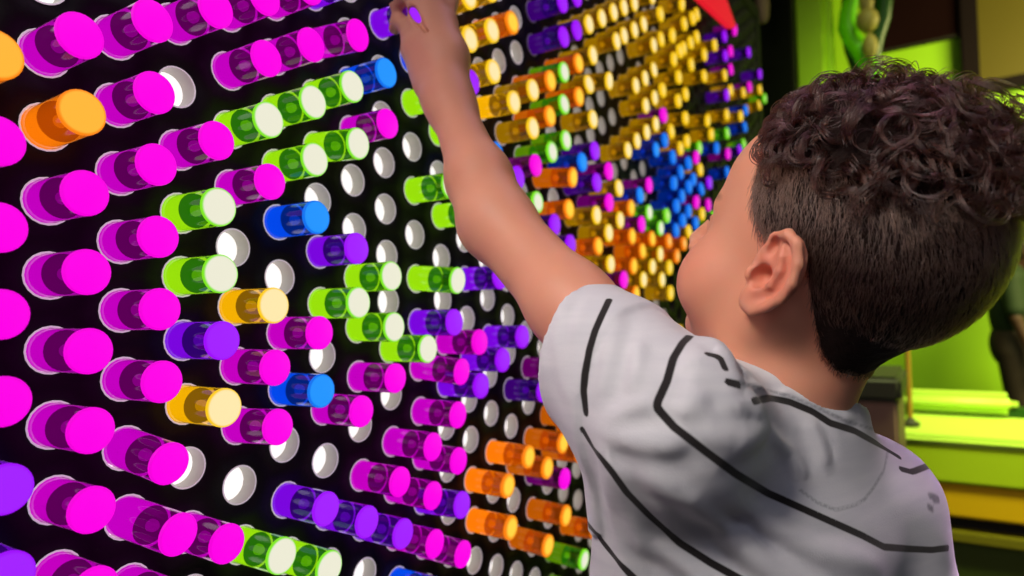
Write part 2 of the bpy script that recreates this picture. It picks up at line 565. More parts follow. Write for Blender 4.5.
for i, n in enumerate(rest):
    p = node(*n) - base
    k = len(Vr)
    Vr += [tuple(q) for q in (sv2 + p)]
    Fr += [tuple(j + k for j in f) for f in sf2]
    Mi += lamp2 if n[0] <= 14 else [0 if j == 2 else j for j in lamp2] if n[0] < 27 else [3] * len(lamp2)  # lips lose their glow, then sockets turn to the dark copy, farther along
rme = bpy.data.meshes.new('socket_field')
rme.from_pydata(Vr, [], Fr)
rme.materials.append(M_sock); rme.materials.append(M_lamp); rme.materials.append(M_lip); rme.materials.append(M_sock_dim)
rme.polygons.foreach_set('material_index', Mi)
rme.polygons.foreach_set('use_smooth', [True] * len(Fr))
try: rme.set_sharp_from_angle(angle=math.radians(50))
except Exception: pass
rme.update()
o = bpy.data.objects.new('socket_field', rme); COL.objects.link(o); o.parent = board
o['kind'] = 'stuff'

# ----------------------------------------------------------------------------- the pegs
def tube_mat(name, tint, body, edge, es):
    """clear coloured plastic that carries the lamp's light along its wall"""
    mt = bpy.data.materials.new(name); mt.use_nodes = True
    nt = mt.node_tree; nt.nodes.clear()
    out = nt.nodes.new('ShaderNodeOutputMaterial')
    tr = nt.nodes.new('ShaderNodeBsdfTransparent'); tr.inputs[0].default_value = tint
    em = nt.nodes.new('ShaderNodeEmission'); em.inputs[1].default_value = es
    lw = nt.nodes.new('ShaderNodeLayerWeight'); lw.inputs[0].default_value = 0.22
    cr = nt.nodes.new('ShaderNodeMix'); cr.data_type = 'RGBA'
    cr.inputs[6].default_value = body; cr.inputs[7].default_value = edge
    nt.links.new(lw.outputs['Facing'], cr.inputs[0]); nt.links.new(cr.outputs[2], em.inputs[0])
    mx = nt.nodes.new('ShaderNodeMixShader'); mx.inputs[0].default_value = 0.34
    nt.links.new(tr.outputs[0], mx.inputs[1]); nt.links.new(em.outputs[0], mx.inputs[2])
    gl = nt.nodes.new('ShaderNodeBsdfGlossy'); gl.inputs['Roughness'].default_value = 0.08
    fr = nt.nodes.new('ShaderNodeFresnel'); fr.inputs[0].default_value = 1.5
    m2 = nt.nodes.new('ShaderNodeMixShader')
    nt.links.new(fr.outputs[0], m2.inputs[0]); nt.links.new(mx.outputs[0], m2.inputs[1]); nt.links.new(gl.outputs[0], m2.inputs[2])
    nt.links.new(m2.outputs[0], out.inputs[0])
    return mt

PAL = {  # lit cap: middle and rim; core at the foot; dark top of the core; tube wall and its edge
    'm': ('magenta', (255, 0, 232), (246, 0, 220), (206, 0, 204), (84, 0, 80), (70, 0, 66), (196, 0, 186)),
    'p': ('purple', (164, 34, 255), (158, 10, 250), (164, 22, 232), (52, 4, 108), (40, 2, 96), (120, 12, 214)),
    'b': ('blue', (36, 150, 255), (8, 112, 240), (8, 116, 244), (4, 40, 130), (2, 36, 116), (6, 96, 226)),
    'g': ('green', (238, 236, 214), (128, 232, 26), (192, 236, 34), (26, 118, 6), (22, 100, 2), (92, 206, 12)),
    'y': ('yellow', (255, 234, 174), (255, 204, 18), (255, 210, 14), (146, 104, 4), (120, 88, 0), (236, 190, 6)),
    'o': ('orange', (255, 185, 60), (255, 132, 10), (255, 166, 26), (204, 90, 2), (226, 100, 0), (255, 136, 4)),
}
TIP = PEG_L * U
CORE_TOP = 0.0185
def lathe_mesh(name, prof, mats, seg=28, pick=None):
    mb = MB(); mb.lathe(prof, seg)
    me = bpy.data.meshes.new(name)
    me.from_pydata(mb.v, [], mb.f)
    for mt in mats: me.materials.append(mt)
    if pick:
        me.polygons.foreach_set('material_index', [pick(f.center) for f in me.polygons])
    me.polygons.foreach_set('use_smooth', [True] * len(mb.f))
    try: me.set_sharp_from_angle(angle=math.radians(35))
    except Exception: pass
    me.update()
    return me

def cap_mat(name, mid, rim, r0, r1, strength):
    """lit disc: the lamp's full light in the middle, the plastic's own colour towards the rim"""
    mt, nt, b = new_mat(name)
    b.inputs['Base Color'].default_value = (0.01, 0.01, 0.01, 1)
    b.inputs['Roughness'].default_value = 0.5
    b.inputs['Specular IOR Level'].default_value = 0.15
    tc = nt.nodes.new('ShaderNodeTexCoord')
    sp = nt.nodes.new('ShaderNodeVectorMath'); sp.operation = 'MULTIPLY'; sp.inputs[1].default_value = (0, 1, 1)
    ln = nt.nodes.new('ShaderNodeVectorMath'); ln.operation = 'LENGTH'
    mr = nt.nodes.new('ShaderNodeMapRange'); mr.interpolation_type = 'SMOOTHSTEP'
    mr.inputs['From Min'].default_value = r0 * R_PEG; mr.inputs['From Max'].default_value = r1 * R_PEG
    mx = nt.nodes.new('ShaderNodeMix'); mx.data_type = 'RGBA'
    mx.inputs[6].default_value = lin(*mid); mx.inputs[7].default_value = lin(*rim)
    nt.links.new(tc.outputs['Object'], sp.inputs[0]); nt.links.new(sp.outputs[0], ln.inputs[0])
    nt.links.new(ln.outputs['Value'], mr.inputs['Value']); nt.links.new(mr.outputs[0], mx.inputs[0])
    nt.links.new(mx.outputs[2], b.inputs['Emission Color'])
    b.inputs['Emission Strength'].default_value = strength
    return mt

PARTS = {}
for k, (nm, mid, rim, core, dark, body, edge) in PAL.items():
    t = lin(*core)[:3]
    t = tuple(0.2 + 0.65 * c / max(t) for c in t) + (1,)
    mts = [tube_mat('%s_%s_plastic' % (nm, w), t, lin(*body), lin(*edge), e) for w, e in (('clear', 0.72), ('dim', 0.42 if k in 'yog' else 0.26))]  # second copy for farther pegs: light falloff put into the plastic
    mks = [glow('%s_%s_core' % (nm, w), core, e, base=(0.02, 0.02, 0.02, 1)) for w, e in (('lit', 1.55), ('dim', {'y': 0.48, 'o': 0.7, 'g': 0.42}.get(k, 0.3)))]  # cores of farther pegs dimmed the same way
    md = glow('%s_dark_core' % nm, dark, 0.9, base=(0.01, 0.01, 0.01, 1))
    ml = glow('%s_lamp_dome' % nm, tuple((a + b) / 2 for a, b in zip(core, dark)), 1.2, base=(0.02, 0.02, 0.02, 1))
    r = R_PEG
    tube = [lathe_mesh('tube', [(-0.010, r * 0.985), (0.006, r), (TIP - 0.0022, r)], [q]) for q in mts]
    caps = []
    for zone, (r0, r1, q) in (('clear', (0.84, 0.99, 0.0)), ('mid_falloff', (0.55, 1.0, 0.0)), ('far_falloff', (0.1, 0.95, 0.3))):  # near, middle and far caps: light falloff along the board put into colour
        md2 = tuple(a * (1 - q) + b * q for a, b in zip(mid, rim))
        if k == 'o' and zone != 'clear':
            md2 = (255, 214, 70) if zone == 'mid_falloff' else (255, 206, 120)
        mc = cap_mat('%s_%s_cap' % (nm, zone), md2, rim, r0, r1, 1.0)
        side = {'clear': 0.0022, 'mid_falloff': 0.0034, 'far_falloff': 0.0056}[zone]
        caps.append(lathe_mesh('cap', [(TIP - side, r), (TIP - 0.0010, r), (TIP - 0.0003, r * 0.975), (TIP, r * 0.93), (TIP, 0.0)], [mc]))
    ct = CORE_TOP
    coremesh = [lathe_mesh('core', [(-0.010, 0.0), (-0.010, r * 0.95), (ct - 0.001, r * 0.95), (ct, r * 0.93), (ct, 0)], [q, md],
                           pick=lambda c: 1 if c.x > ct - 1e-4 else 0) for q in mks]
    led = lathe_mesh('lamp_dome', [(ct, r * 0.30), (ct + 0.003, r * 0.29), (ct + 0.0055, r * 0.2), (ct + 0.0065, 0)], [ml], 16)
    PARTS[k] = (nm, tube, caps, coremesh, led)

ORD = ['first', 'second', 'third', 'fourth', 'fifth', 'sixth', 'seventh', 'eighth', 'ninth', 'tenth', 'eleventh', 'twelfth', 'thirteenth',
       'fourteenth', 'fifteenth', 'sixteenth', 'seventeenth', 'eighteenth', 'nineteenth']
def ordinal(n):
    if n <= 19: return ORD[n - 1]
    tens = {2: 'twent', 3: 'thirt', 4: 'fort', 5: 'fift'}[n // 10]
    return tens + ('ieth' if n % 10 == 0 else 'y-' + ORD[n % 10 - 1])
NEAR = {'m': 'magenta', 'p': 'purple', 'b': 'blue', 'g': 'green', 'y': 'yellow', 'o': 'orange'}
bycol = {}
for (c, r) in sorted(pegs): bycol.setdefault(c, []).append(r)
for (c, r), (k, seen) in sorted(pegs.items(), key=lambda t: dist(t[0])):
    nm, tubes, caps, cores, led = PARTS[k]
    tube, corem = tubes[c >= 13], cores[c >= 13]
    capm = caps[0 if c <= 9 else 1 if c <= 23 else 2]
    p = node(c, r)
    root = empty('light_peg', p)
    root.empty_display_size = 0.01
    # pegs sit loosely: draw this one out of its hole and lean it so that its tip stands where it does in the place
    tip = p + [TIP, 0, 0]
    if seen:
        q0 = project(tip)
        J = np.stack([(project(tip + np.eye(3)[i] * 1e-4) - q0) / 1e-4 for i in range(3)], 1)
        wts = np.diag([1.0, 0.7, 0.9])
        e, dy, dz = wts @ (np.linalg.pinv(J @ wts) @ (np.array(seen) - q0))
        e = min(max(e, -0.004), 0.0075)
        lim = 0.006
        s = min(1.0, lim / max(math.hypot(dy, dz), 1e-9))
        root.location.x = e
        root.rotation_euler = (0, -math.atan2(dz * s, TIP), math.atan2(dy * s, TIP))
    elif c >= 8:
        root.location.x = 0.0025
    for name, me in (('tube', tube), ('cap', capm), ('core', corem), ('lamp_dome', led)):
        o = bpy.data.objects.new(name, me)
        COL.objects.link(o)
        o.parent = root
    rs = sorted(bycol[c])
    i = rs.index(r)
    if (c, r) == (8, -12):
        lab = 'purple glowing peg held by the boy\'s raised hand'
    elif len(rs) == 1:
        lab = '%s glowing peg, the only one in the %s column of holes along the board' % (nm, ordinal(c + 1))
    else:
        lab = '%s glowing peg, %s from the top in the %s column of holes along the board' % (nm, ordinal(i + 1), ordinal(c + 1))
    tag(root, lab, 'peg', '%s pegs in the black board' % nm)
# ----------------------------------------------------------------------------- the red pointed sign by the top of the board
M_red = glow('red_lit_sign', (246, 22, 46), 0.85, base=lin(30, 2, 4), rough=0.9)
M_redside = paint('red_sign_edge', (120, 10, 20), 0.5)
def on_x(px, py, X):
    r = ray(px, py)
    return CAM + r * (X - CAM[0]) / r[0]
XS = 0.062
tri = [on_x(702, 0, XS), on_x(731, 27.5, XS), on_x(736.5, 27.5, XS), on_x(727, 0, XS)]
up_l = tri[0] + (tri[0] - tri[1]) * 0.9
up_r = tri[3] + (tri[3] - tri[2]) * 0.9
sgn = empty('pointed_sign', tri[1])
tag(sgn, 'bright red sign tapering to a point above the far top pegs', 'sign')
b = MB(); b.prism([q - tri[1] for q in (up_l, tri[1], tri[2], up_r)], (-0.012, 0, 0)); b.build('sign_face', M_red, sgn)
b = MB()
midp = (up_l + up_r) / 2 - tri[1]
b.tube([midp + [-0.012, 0, 0.06], midp + [-0.056, 0, 0.06]], 0.008); b.build('bracket', M_redside, sgn, True)

# ----------------------------------------------------------------------------- the green room behind
M_panel = paint('black_green_panel', (20, 23, 9), 0.8, 0.3, 4, spec=0.1)
M_post = paint('lime_post', (186, 238, 20), 0.5, 0.12, 3)
M_brown = paint('dark_brown_beam', (22, 6, 8), 0.9, 0.3, 4, spec=0.05)
M_frame = paint('dark_plum_frame', (20, 11, 16), 0.7, 0.2, 8, spec=0.1)
M_olive = paint('olive_picture', (82, 72, 14), 0.5, 0.12, 3)
M_tan = paint('tan_wood', (178, 160, 84), 0.5, 0.2, 14)
M_pipe = paint('bright_green_pipe', (120, 226, 10), 0.35, 0.1, 6)
M_dgreen = paint('dark_green_pipe', (22, 74, 10), 0.4, 0.2, 6)
M_lime = paint('lime_bench', (190, 216, 30), 0.4, 0.08, 3)
M_pale = paint('pale_lime_cushion', (206, 236, 90), 0.4, 0.08, 3)
M_yell = paint('yellow_band', (236, 182, 8), 0.4, 0.08, 3)
M_black = paint('black_gap', (18, 12, 8), 0.7, 0.2, 3)
M_moss = paint('moss_green_base', (62, 74, 8), 0.6, 0.2, 3)
M_stone = paint('dark_olive_box', (56, 54, 36), 0.6, 0.2, 5)
M_clay = paint('dusty_brown_box', (140, 106, 86), 0.6, 0.2, 5)

def xat(px, Y): return BG(px, 283, Y)[0]
def zat(px, py, Y): return BG(px, py, Y)[2]

# the dark partition beyond the board's far end
YP = 2.55
pr = empty('partition', ((xat(728, YP) + xat(803, YP)) / 2, YP, 0))
tag(pr, 'black-green upright partition between the board and the lime post', 'partition')
o0 = np.array(pr.location)
b = MB(); b.box(np.array([xat(728, YP), YP, 0]) - o0, np.array([xat(802, YP), YP + 0.05, 3.58]) - o0, bev=0.006); b.build('partition_panel', M_panel, pr, True)
b = MB(); b.box(np.array([xat(726, YP), YP - 0.03, 0]) - o0, np.array([xat(804, YP), YP + 0.09, 0.08]) - o0, bev=0.006); b.build('partition_foot', M_black, pr, True)
# the hanging tassel in front of it
pa = BG(763, 24, 2.3); ta = empty('hanging_tassel', (pa[0], pa[1], pa[2]))
tag(ta, 'blurred tan tassel hanging in front of the dark partition', 'tassel')
b = MB(); b.lathe([(0, 0.0), (0.004, 0.012), (0.02, 0.02), (0.06, 0.024), (0.12, 0.022), (0.17, 0.016), (0.19, 0.008), (0.2, 0)], 20, 'z'); b.build('tassel_head', paint('tan_cord', (140, 112, 88), 0.7, 0.25, 30), ta, True)
b = MB(); b.tube([(0, 0, 0.19), (0.004, 0, 0.5), (0, 0, 3.6 - pa[2])], 0.004); b.build('cord', M_brown, ta, True)

# lime post
YC = 2.7
x0, x1 = xat(802, YC), xat(843, YC)
po = empty('post', ((x0 + x1) / 2, YC, 0))
tag(po, 'broad lime green post rising behind the boy\'s curls', 'post')
rw = (x1 - x0) / 2
b = MB(); b.box((-rw, -0.07, 0), (rw, 0.07, 3.6), bev=0.03); b.build('post_shaft', M_post, po, True)
b = MB(); b.box((-rw - 0.03, -0.1, 0), (rw + 0.03, 0.1, 0.1), bev=0.02); b.build('post_base', M_moss, po, True)

# curved green pipe ornament with tan knobs
YO = 2.75
def bgp(pts, Y): return [BG(x, y, Y) for x, y in pts]
org = BG(868, 66, YO)
orn = empty('pipe_ornament', org)
tag(orn, 'twisted green pipe ornament with tan knobs beside the lime post', 'ornament')
top = [(x, -120) for x in (856,)]
b = MB(); b.tube([q - org for q in bgp([(858, -110), (856, -40), (853, -4), (848, 12), (847, 27), (852, 39), (860, 50), (867, 62), (872, 74), (874, 96), (874, 160)], YO)], [0.022] * 3 + [0.030, 0.034, 0.034, 0.034, 0.032, 0.03, 0.028, 0.026], 16)
b.build('bright_pipe', M_pipe, orn, True)
b = MB(); b.tube([q - org for q in bgp([(874, -110), (880, -30), (884, 0), (882, 18), (876, 36), (872, 56), (874, 90)], YO + 0.05)], 0.03, 16)
b.build('dark_pipe', M_dgreen, orn, True)
b = MB(); b.tube([q - org for q in bgp([(850, -110), (848, -20), (846, 6), (845, 30), (849, 50), (856, 70), (860, 110)], YO + 0.12)], 0.018, 16)
b.build('dark_pipe', M_dgreen, orn, True)
for (kx, ky, kr, kh) in ((866, 2, 0.026, 0.05), (867, 20, 0.040, 0.05), (870, 46, 0.027, 0.05)):
    b = MB()
    c = BG(kx, ky, YO - 0.05) - org
    b.lathe([(-kh, 0), (-kh * .9, kr * .35), (-kh * .6, kr * .78), (-kh * .1, kr), (kh * .4, kr * .9), (kh * .8, kr * .5), (kh, 0)], 20, 'z', c)
    b.build('knob', M_tan, orn, True)

# brown beam
pA, pB = BG(874, 54, 4.855), BG(966, 32.5, 4.83)
pB[2] = pA[2]
dirx = (pB - pA) / np.linalg.norm(pB - pA)
bm_ = empty('beam', pA)
tag(bm_, 'dark brown beam above the green wall left of the picture', 'beam')
b = MB(); end = dirx * (np.linalg.norm(pB - pA) + 1.1)
b.prism([(0, 0, 0), (0, 0, 1.0), end + [0, 0, 1.0], end], (0, 0.035, 0)); b.build('beam_board', M_brown, bm_)
b = MB(); b.prism([(0, -0.012, 0), (0, -0.012, 0.012), end + [0, -0.012, 0.012], end + [0, -0.012, 0]], (0, 0.012, 0)); b.build('beam_edge', M_black, bm_)

# framed picture
fa, fb = BG(964, 98.5, 4.835), BG(1024, 87.0, 4.79)
fb[2] = fa[2]
fd = fb - fa; fd[2] = 0; fd /= np.linalg.norm(fd)
fn = np.array([fd[1], -fd[0], 0])
pic = empty('framed_picture', fa)
tag(pic, 'large olive picture in a dark plum frame above the boy\'s head', 'picture')
FWD, FH, FB = 1.5, 1.1, 0.088
def fpt(u, v, w): return fd * u + np.array([0, 0, v]) + fn * w
def fbox(u0, u1, v0, v1, w0, w1):
    b = MB()
    b.prism([fpt(u0, v0, w0), fpt(u1, v0, w0), fpt(u1, v1, w0), fpt(u0, v1, w0)], fn * (w1 - w0))
    return b
fr = MB()
for a in ((0, FB, 0, FH), (FWD - FB, FWD, 0, FH), (FB, FWD - FB, 0, FB * .8), (FB, FWD - FB, FH - FB, FH)):
    q = fbox(*a, 0.0, 0.05); fr.add(q.v, q.f)
    q = fbox(a[0] + .012, a[1] - .012, a[2] + .012, a[3] - .012, 0.05, 0.06); fr.add(q.v, q.f)
fr.build('picture_frame', M_frame, pic)
fbox(FB, FWD - FB, FB * .8, FH - FB, 0.004, 0.012).build('picture_sheet', M_olive, pic)
q = MB()
for u in (0.3, 1.1):
    q.prism([fpt(u, FH - 0.05, -0.03), fpt(u + 0.03, FH - 0.05, -0.03), fpt(u + 0.03, FH - 0.02, -0.03), fpt(u, FH - 0.02, -0.03)], fn * 0.03)
q.build('wall_bracket', M_frame, pic)

# long bench
YB = 2.35
xb0, xb1 = xat(893, YB), 3.9
z = lambda py: zat(985, py, YB)
bench = empty('bench', ((xb0 + xb1) / 2, YB, 0))
tag(bench, 'long lime and yellow bench along the green wall', 'bench')
ob = np.array(bench.location)
def bpart(name, ylo, yhi, zl, zh, mat, bev=0.008, xx0=None, xx1=None):
    b = MB(); b.box(np.array([xb0 if xx0 is None else xx0, YB + ylo, zl]) - ob, np.array([xb1 if xx1 is None else xx1, YB + yhi, zh]) - ob, bev=bev)
    return b.build(name, mat, bench, True)
zs = z(438)
bpart('base_panel', 0.03, 0.42, 0.0, z(546), M_moss)
bpart('lower_rail', 0.0, 0.42, z(546), z(535), paint('olive_rail', (120, 110, 12), 0.5, 0.1, 3), 0.004)
bpart('shadow_gap', 0.05, 0.42, z(535), z(521), M_black, 0.0)
bpart('yellow_band', 0.0, 0.42, z(521), z(486), M_yell)
bpart('seat_front', -0.012, 0.42, z(486), zs - 0.03, M_lime)
bpart('seat_pad', -0.02, 0.42, zs - 0.03, zs, M_pale, 0.014)
zr = zat(960, 412, YB + 0.40)
zr2 = zat(960, 392, YB + 0.40)
b = MB(); xr1 = xat(1013, YB + .4)
b.box(np.array([xat(897, YB + .4), YB + 0.36, zr]) - ob, np.array([xr1, YB + 0.46, zr2]) - ob, bev=0.03); b.build('back_cushion', M_pale, bench, True)
bpart('back_rail', 0.40, 0.46, zs - 0.01, zr + 0.02, M_dgreen, 0.006)
# slim pole standing on the bench
px_ = BG(911, 436, YB + 0.12)
pole = empty('slim_pole', (px_[0], YB + 0.12, zs + 0.001))
tag(pole, 'slim tan pole standing on the lime bench', 'pole')
b = MB(); b.tube([(0, 0, 0.001), (0, 0, 0.9)], 0.008, 14); b.build('pole_rod', paint('tan_pole', (190, 140, 52), 0.4, 0.15, 20), pole, True)
b = MB(); b.lathe([(0, 0), (0, 0.028), (0.012, 0.028), (0.02, 0.014), (0.028, 0.010), (0.03, 0)], 20, 'z'); b.build('pole_foot', M_stone, pole, True)
# a dark box behind the boy's collar
YX = 1.75
bx0, bx1 = xat(815, YX), xat(897, YX)
cb = empty('storage_box', ((bx0 + bx1) / 2, YX + 0.15, 0))
tag(cb, 'dark olive box with brown front, half hidden behind the boy\'s collar', 'box')
oc = np.array(cb.location)
zt, zm = zat(870, 377, YX), zat(870, 402, YX)
b = MB(); b.box(np.array([bx0, YX, zm]) - oc, np.array([bx1, YX + 0.3, zt]) - oc, bev=0.012); b.build('box_lid', M_stone, cb, True)
b = MB(); b.box(np.array([bx0 + .01, YX + .01, 0]) - oc, np.array([bx1 - .01, YX + 0.29, zm]) - oc, bev=0.008); b.build('box_body', M_clay, cb, True)

# ----------------------------------------------------------------------------- child behind the bench
def sdf_object(name, fn, lo, hi, h, mat, parent=None):
    V, F = surface_nets(fn, lo, hi, h)
    return link(name, np_mesh(name, V, F), mat, parent)

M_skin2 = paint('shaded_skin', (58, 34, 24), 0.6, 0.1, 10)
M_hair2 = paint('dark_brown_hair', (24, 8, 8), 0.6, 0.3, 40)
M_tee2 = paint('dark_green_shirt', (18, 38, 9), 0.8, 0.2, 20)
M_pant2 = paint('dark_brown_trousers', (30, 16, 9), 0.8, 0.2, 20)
ctr = BG(1024, 283, 4.30)
kx, ky = ctr[0] - 0.05, 4.30
HT = 1.40
kid = empty('person', (kx, ky, 0))
tag(kid, 'child with dark hair in a dark green shirt standing behind the bench', 'person')
kid.rotation_euler = (0, 0, math.pi / 2)
S = HT / 1.20
def kp(x, y, z): return np.array([x, y, z]) * S
def kid_body(P):
    d = ellipsoid(P, kp(0, -0.05, 1.02), (0.068 * S, 0.082 * S, 0.098 * S))
    d = smin(d, ellipsoid(P, kp(0, -0.085, 0.985), (0.052 * S, 0.06 * S, 0.06 * S)), 0.03)
    d = smin(d, capsule(P, kp(0, -0.145, 1.005), kp(0, -0.147, 0.995), 0.010 * S), 0.012)
    for s in (-1, 1):
        d = smin(d, ellipsoid(P, kp(s * 0.07, -0.05, 1.01), (0.012, 0.02, 0.03)), 0.008)
        d = smax(d, -ellipsoid(P, kp(s * 0.027, -0.137, 1.02), (0.013, 0.012, 0.008)), 0.006)
    d = smin(d, capsule(P, kp(0, -0.035, 0.98), kp(0, 0.01, 0.92), 0.036 * S), 0.02)
    d = smin(d, ellipsoid(P, kp(0, 0.01, 0.80), (0.10 * S, 0.07 * S, 0.17 * S)), 0.04)
    d = smin(d, ellipsoid(P, kp(0, 0.01, 0.62), (0.10 * S, 0.075 * S, 0.10 * S)), 0.05)
    for s in (-1, 1):
        d = smin(d, chain(P, [kp(s * 0.10, 0.01, 0.90), kp(s * 0.145, 0.0, 0.72), kp(s * 0.15, -0.05, 0.565)], [0.036, 0.029, 0.022]), 0.03)
        d = smin(d, ellipsoid(P, kp(s * 0.15, -0.066, 0.525), (0.016, 0.026, 0.038)), 0.012)
        for j, dy in enumerate((-0.018, -0.006, 0.006, 0.018)):
            d = smin(d, capsule(P, kp(s * 0.15, -0.066 + dy, 0.50), kp(s * 0.145, -0.07 + dy, 0.455 + abs(dy) * .6), 0.0075, 0.006), 0.004)
        d = smin(d, capsule(P, kp(s * 0.148, -0.085, 0.525), kp(s * 0.14, -0.10, 0.495), 0.0085, 0.007), 0.006)
        d = smin(d, chain(P, [kp(s * 0.055, 0.01, 0.58), kp(s * 0.06, -0.01, 0.32), kp(s * 0.06, 0.02, 0.07)], [0.062, 0.045, 0.032]), 0.03)
        d = smin(d, capsule(P, kp(s * 0.06, 0.02, 0.035), kp(s * 0.065, -0.11, 0.026), 0.033, 0.026), 0.02)
    return d
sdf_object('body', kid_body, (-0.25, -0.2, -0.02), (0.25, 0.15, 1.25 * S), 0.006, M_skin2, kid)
def kid_hair(P):
    d = ellipsoid(P, kp(0, -0.042, 1.035), (0.078 * S, 0.09 * S, 0.098 * S))
    cut = (P[:, 2] / S - 1.02) + (P[:, 1] / S + 0.08) * 0.95
    d = smax(d, -cut * 0.7, 0.01)
    return d + 0.003 * vnoise(P, 90, 3)
sdf_object('hair', kid_hair, (-0.14, -0.22, 0.85 * S), (0.14, 0.14, 1.2 * S), 0.006, M_hair2, kid)
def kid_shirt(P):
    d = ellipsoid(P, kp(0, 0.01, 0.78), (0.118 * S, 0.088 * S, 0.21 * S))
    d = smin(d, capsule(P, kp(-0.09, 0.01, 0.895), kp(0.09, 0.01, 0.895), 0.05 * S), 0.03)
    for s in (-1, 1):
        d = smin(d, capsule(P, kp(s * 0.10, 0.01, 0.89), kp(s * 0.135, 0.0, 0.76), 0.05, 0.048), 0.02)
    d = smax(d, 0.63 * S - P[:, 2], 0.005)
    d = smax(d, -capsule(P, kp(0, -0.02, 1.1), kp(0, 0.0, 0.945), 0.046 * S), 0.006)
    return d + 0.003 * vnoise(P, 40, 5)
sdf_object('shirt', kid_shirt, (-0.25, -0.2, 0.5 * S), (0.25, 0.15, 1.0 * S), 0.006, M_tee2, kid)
def kid_pants(P):
    d = ellipsoid(P, kp(0, 0.01, 0.60), (0.112 * S, 0.088 * S, 0.12 * S))
    for s in (-1, 1):
        d = smin(d, chain(P, [kp(s * 0.057, 0.01, 0.56), kp(s * 0.062, -0.01, 0.32), kp(s * 0.062, 0.02, 0.09)], [0.072, 0.057, 0.05]), 0.02)
    return smax(d, 0.07 * S - P[:, 2], 0.005)
sdf_object('trousers', kid_pants, (-0.25, -0.2, 0.0), (0.25, 0.15, 0.75 * S), 0.006, M_pant2, kid)
# ----------------------------------------------------------------------------- the boy
# head: forward, his left (towards the camera), up
right_, down_, fwd_ = AX
yaw, pitch, roll = math.radians(51.5), math.radians(24), math.radians(0)
Fh = -right_ * math.cos(yaw) + fwd_ * math.sin(yaw)
Fh[2] = 0; Fh /= np.linalg.norm(Fh)
Zu = np.array([0, 0, 1.0])
HF = Fh * math.cos(pitch) + Zu * math.sin(pitch)
HU0 = Zu * math.cos(pitch) - Fh * math.sin(pitch)
HL0 = np.cross(HU0, HF)
HU = HU0 * math.cos(roll) + HL0 * math.sin(roll)
HL = np.cross(HU, HF)
HR = np.stack([HF, HL, HU], 1)           # local -> world
HS = 0.945                                # head size
EAR = np.array([-0.010, 0.071, -0.012])
HO = W(774, 273, 0.400) - HR @ (EAR * HS)
def H(x, y, z): return HO + HR @ (np.array([x, y, z]) * HS)
def to_local(P): return ((P - v3(HO)) @ HR.astype(np.float32)) / HS

def head_sdf(P):
    q = to_local(P)
    qa = q.copy(); qa[:, 1] = np.abs(qa[:, 1])
    d = ellipsoid(q, (-0.013, 0, 0.028), (0.084, 0.070, 0.078))
    d = smin(d, ellipsoid(q, (-0.045, 0, 0.012), (0.050, 0.058, 0.055)), 0.02)
    d = smin(d, ellipsoid(q, (0.030, 0, -0.028), (0.050, 0.054, 0.066)), 0.03)
    d = smin(d, ellipsoid(qa, (0.045, 0.037, -0.042), (0.031, 0.030, 0.031)), 0.02)
    d = smin(d, chain(qa, [(-0.006, 0.050, -0.042), (0.010, 0.046, -0.068), (0.056, 0.012, -0.086)], [0.014, 0.014, 0.014]), 0.024)
    d = smin(d, ellipsoid(q, (0.064, 0, -0.084), (0.018, 0.020, 0.015)), 0.014)
    d = smin(d, ellipsoid(q, (0.046, 0, 0.036), (0.028, 0.044, 0.036)), 0.02)
    d = smin(d, capsule(qa, (0.069, 0.010, 0.012), (0.061, 0.034, 0.011), 0.008, 0.007), 0.014)
    d = smax(d, -ellipsoid(qa, (0.082, 0.027, -0.004), (0.014, 0.016, 0.010)), 0.012)
    d = smin(d, ellipsoid(qa, (0.0635, 0.027, -0.004), (0.0125, 0.0125, 0.0125)), 0.003)
    d = smax(d, -ellipsoid(qa, (0.0770, 0.0275, -0.0055), (0.0065, 0.0092, 0.0040)), 0.001)
    d = smin(d, capsule(q, (0.080, 0, 0.006), (0.099, 0, -0.026), 0.006, 0.0085), 0.012)
    d = smin(d, ellipsoid(qa, (0.090, 0.0105, -0.030), (0.009, 0.007, 0.007)), 0.006)
    d = smax(d, -ellipsoid(qa, (0.094, 0.006, -0.0365), (0.004, 0.003, 0.004)), 0.002)
    d = smin(d, ellipsoid(q, (0.079, 0, -0.054), (0.012, 0.021, 0.012)), 0.012)
    d = smin(d, ellipsoid(q, (0.0865, 0, -0.0515), (0.0065, 0.018, 0.0042)), 0.004)
    d = smin(d, ellipsoid(q, (0.0850, 0, -0.0605), (0.0065, 0.015, 0.0048)), 0.004)
    d = smax(d, -ellipsoid(q, (0.093, 0, -0.0562), (0.006, 0.020, 0.0011)), 0.002)
    d = d * HS
    # both ears
    e = ear_sdf(qa) * HS
    return smin(d, e, 0.004)

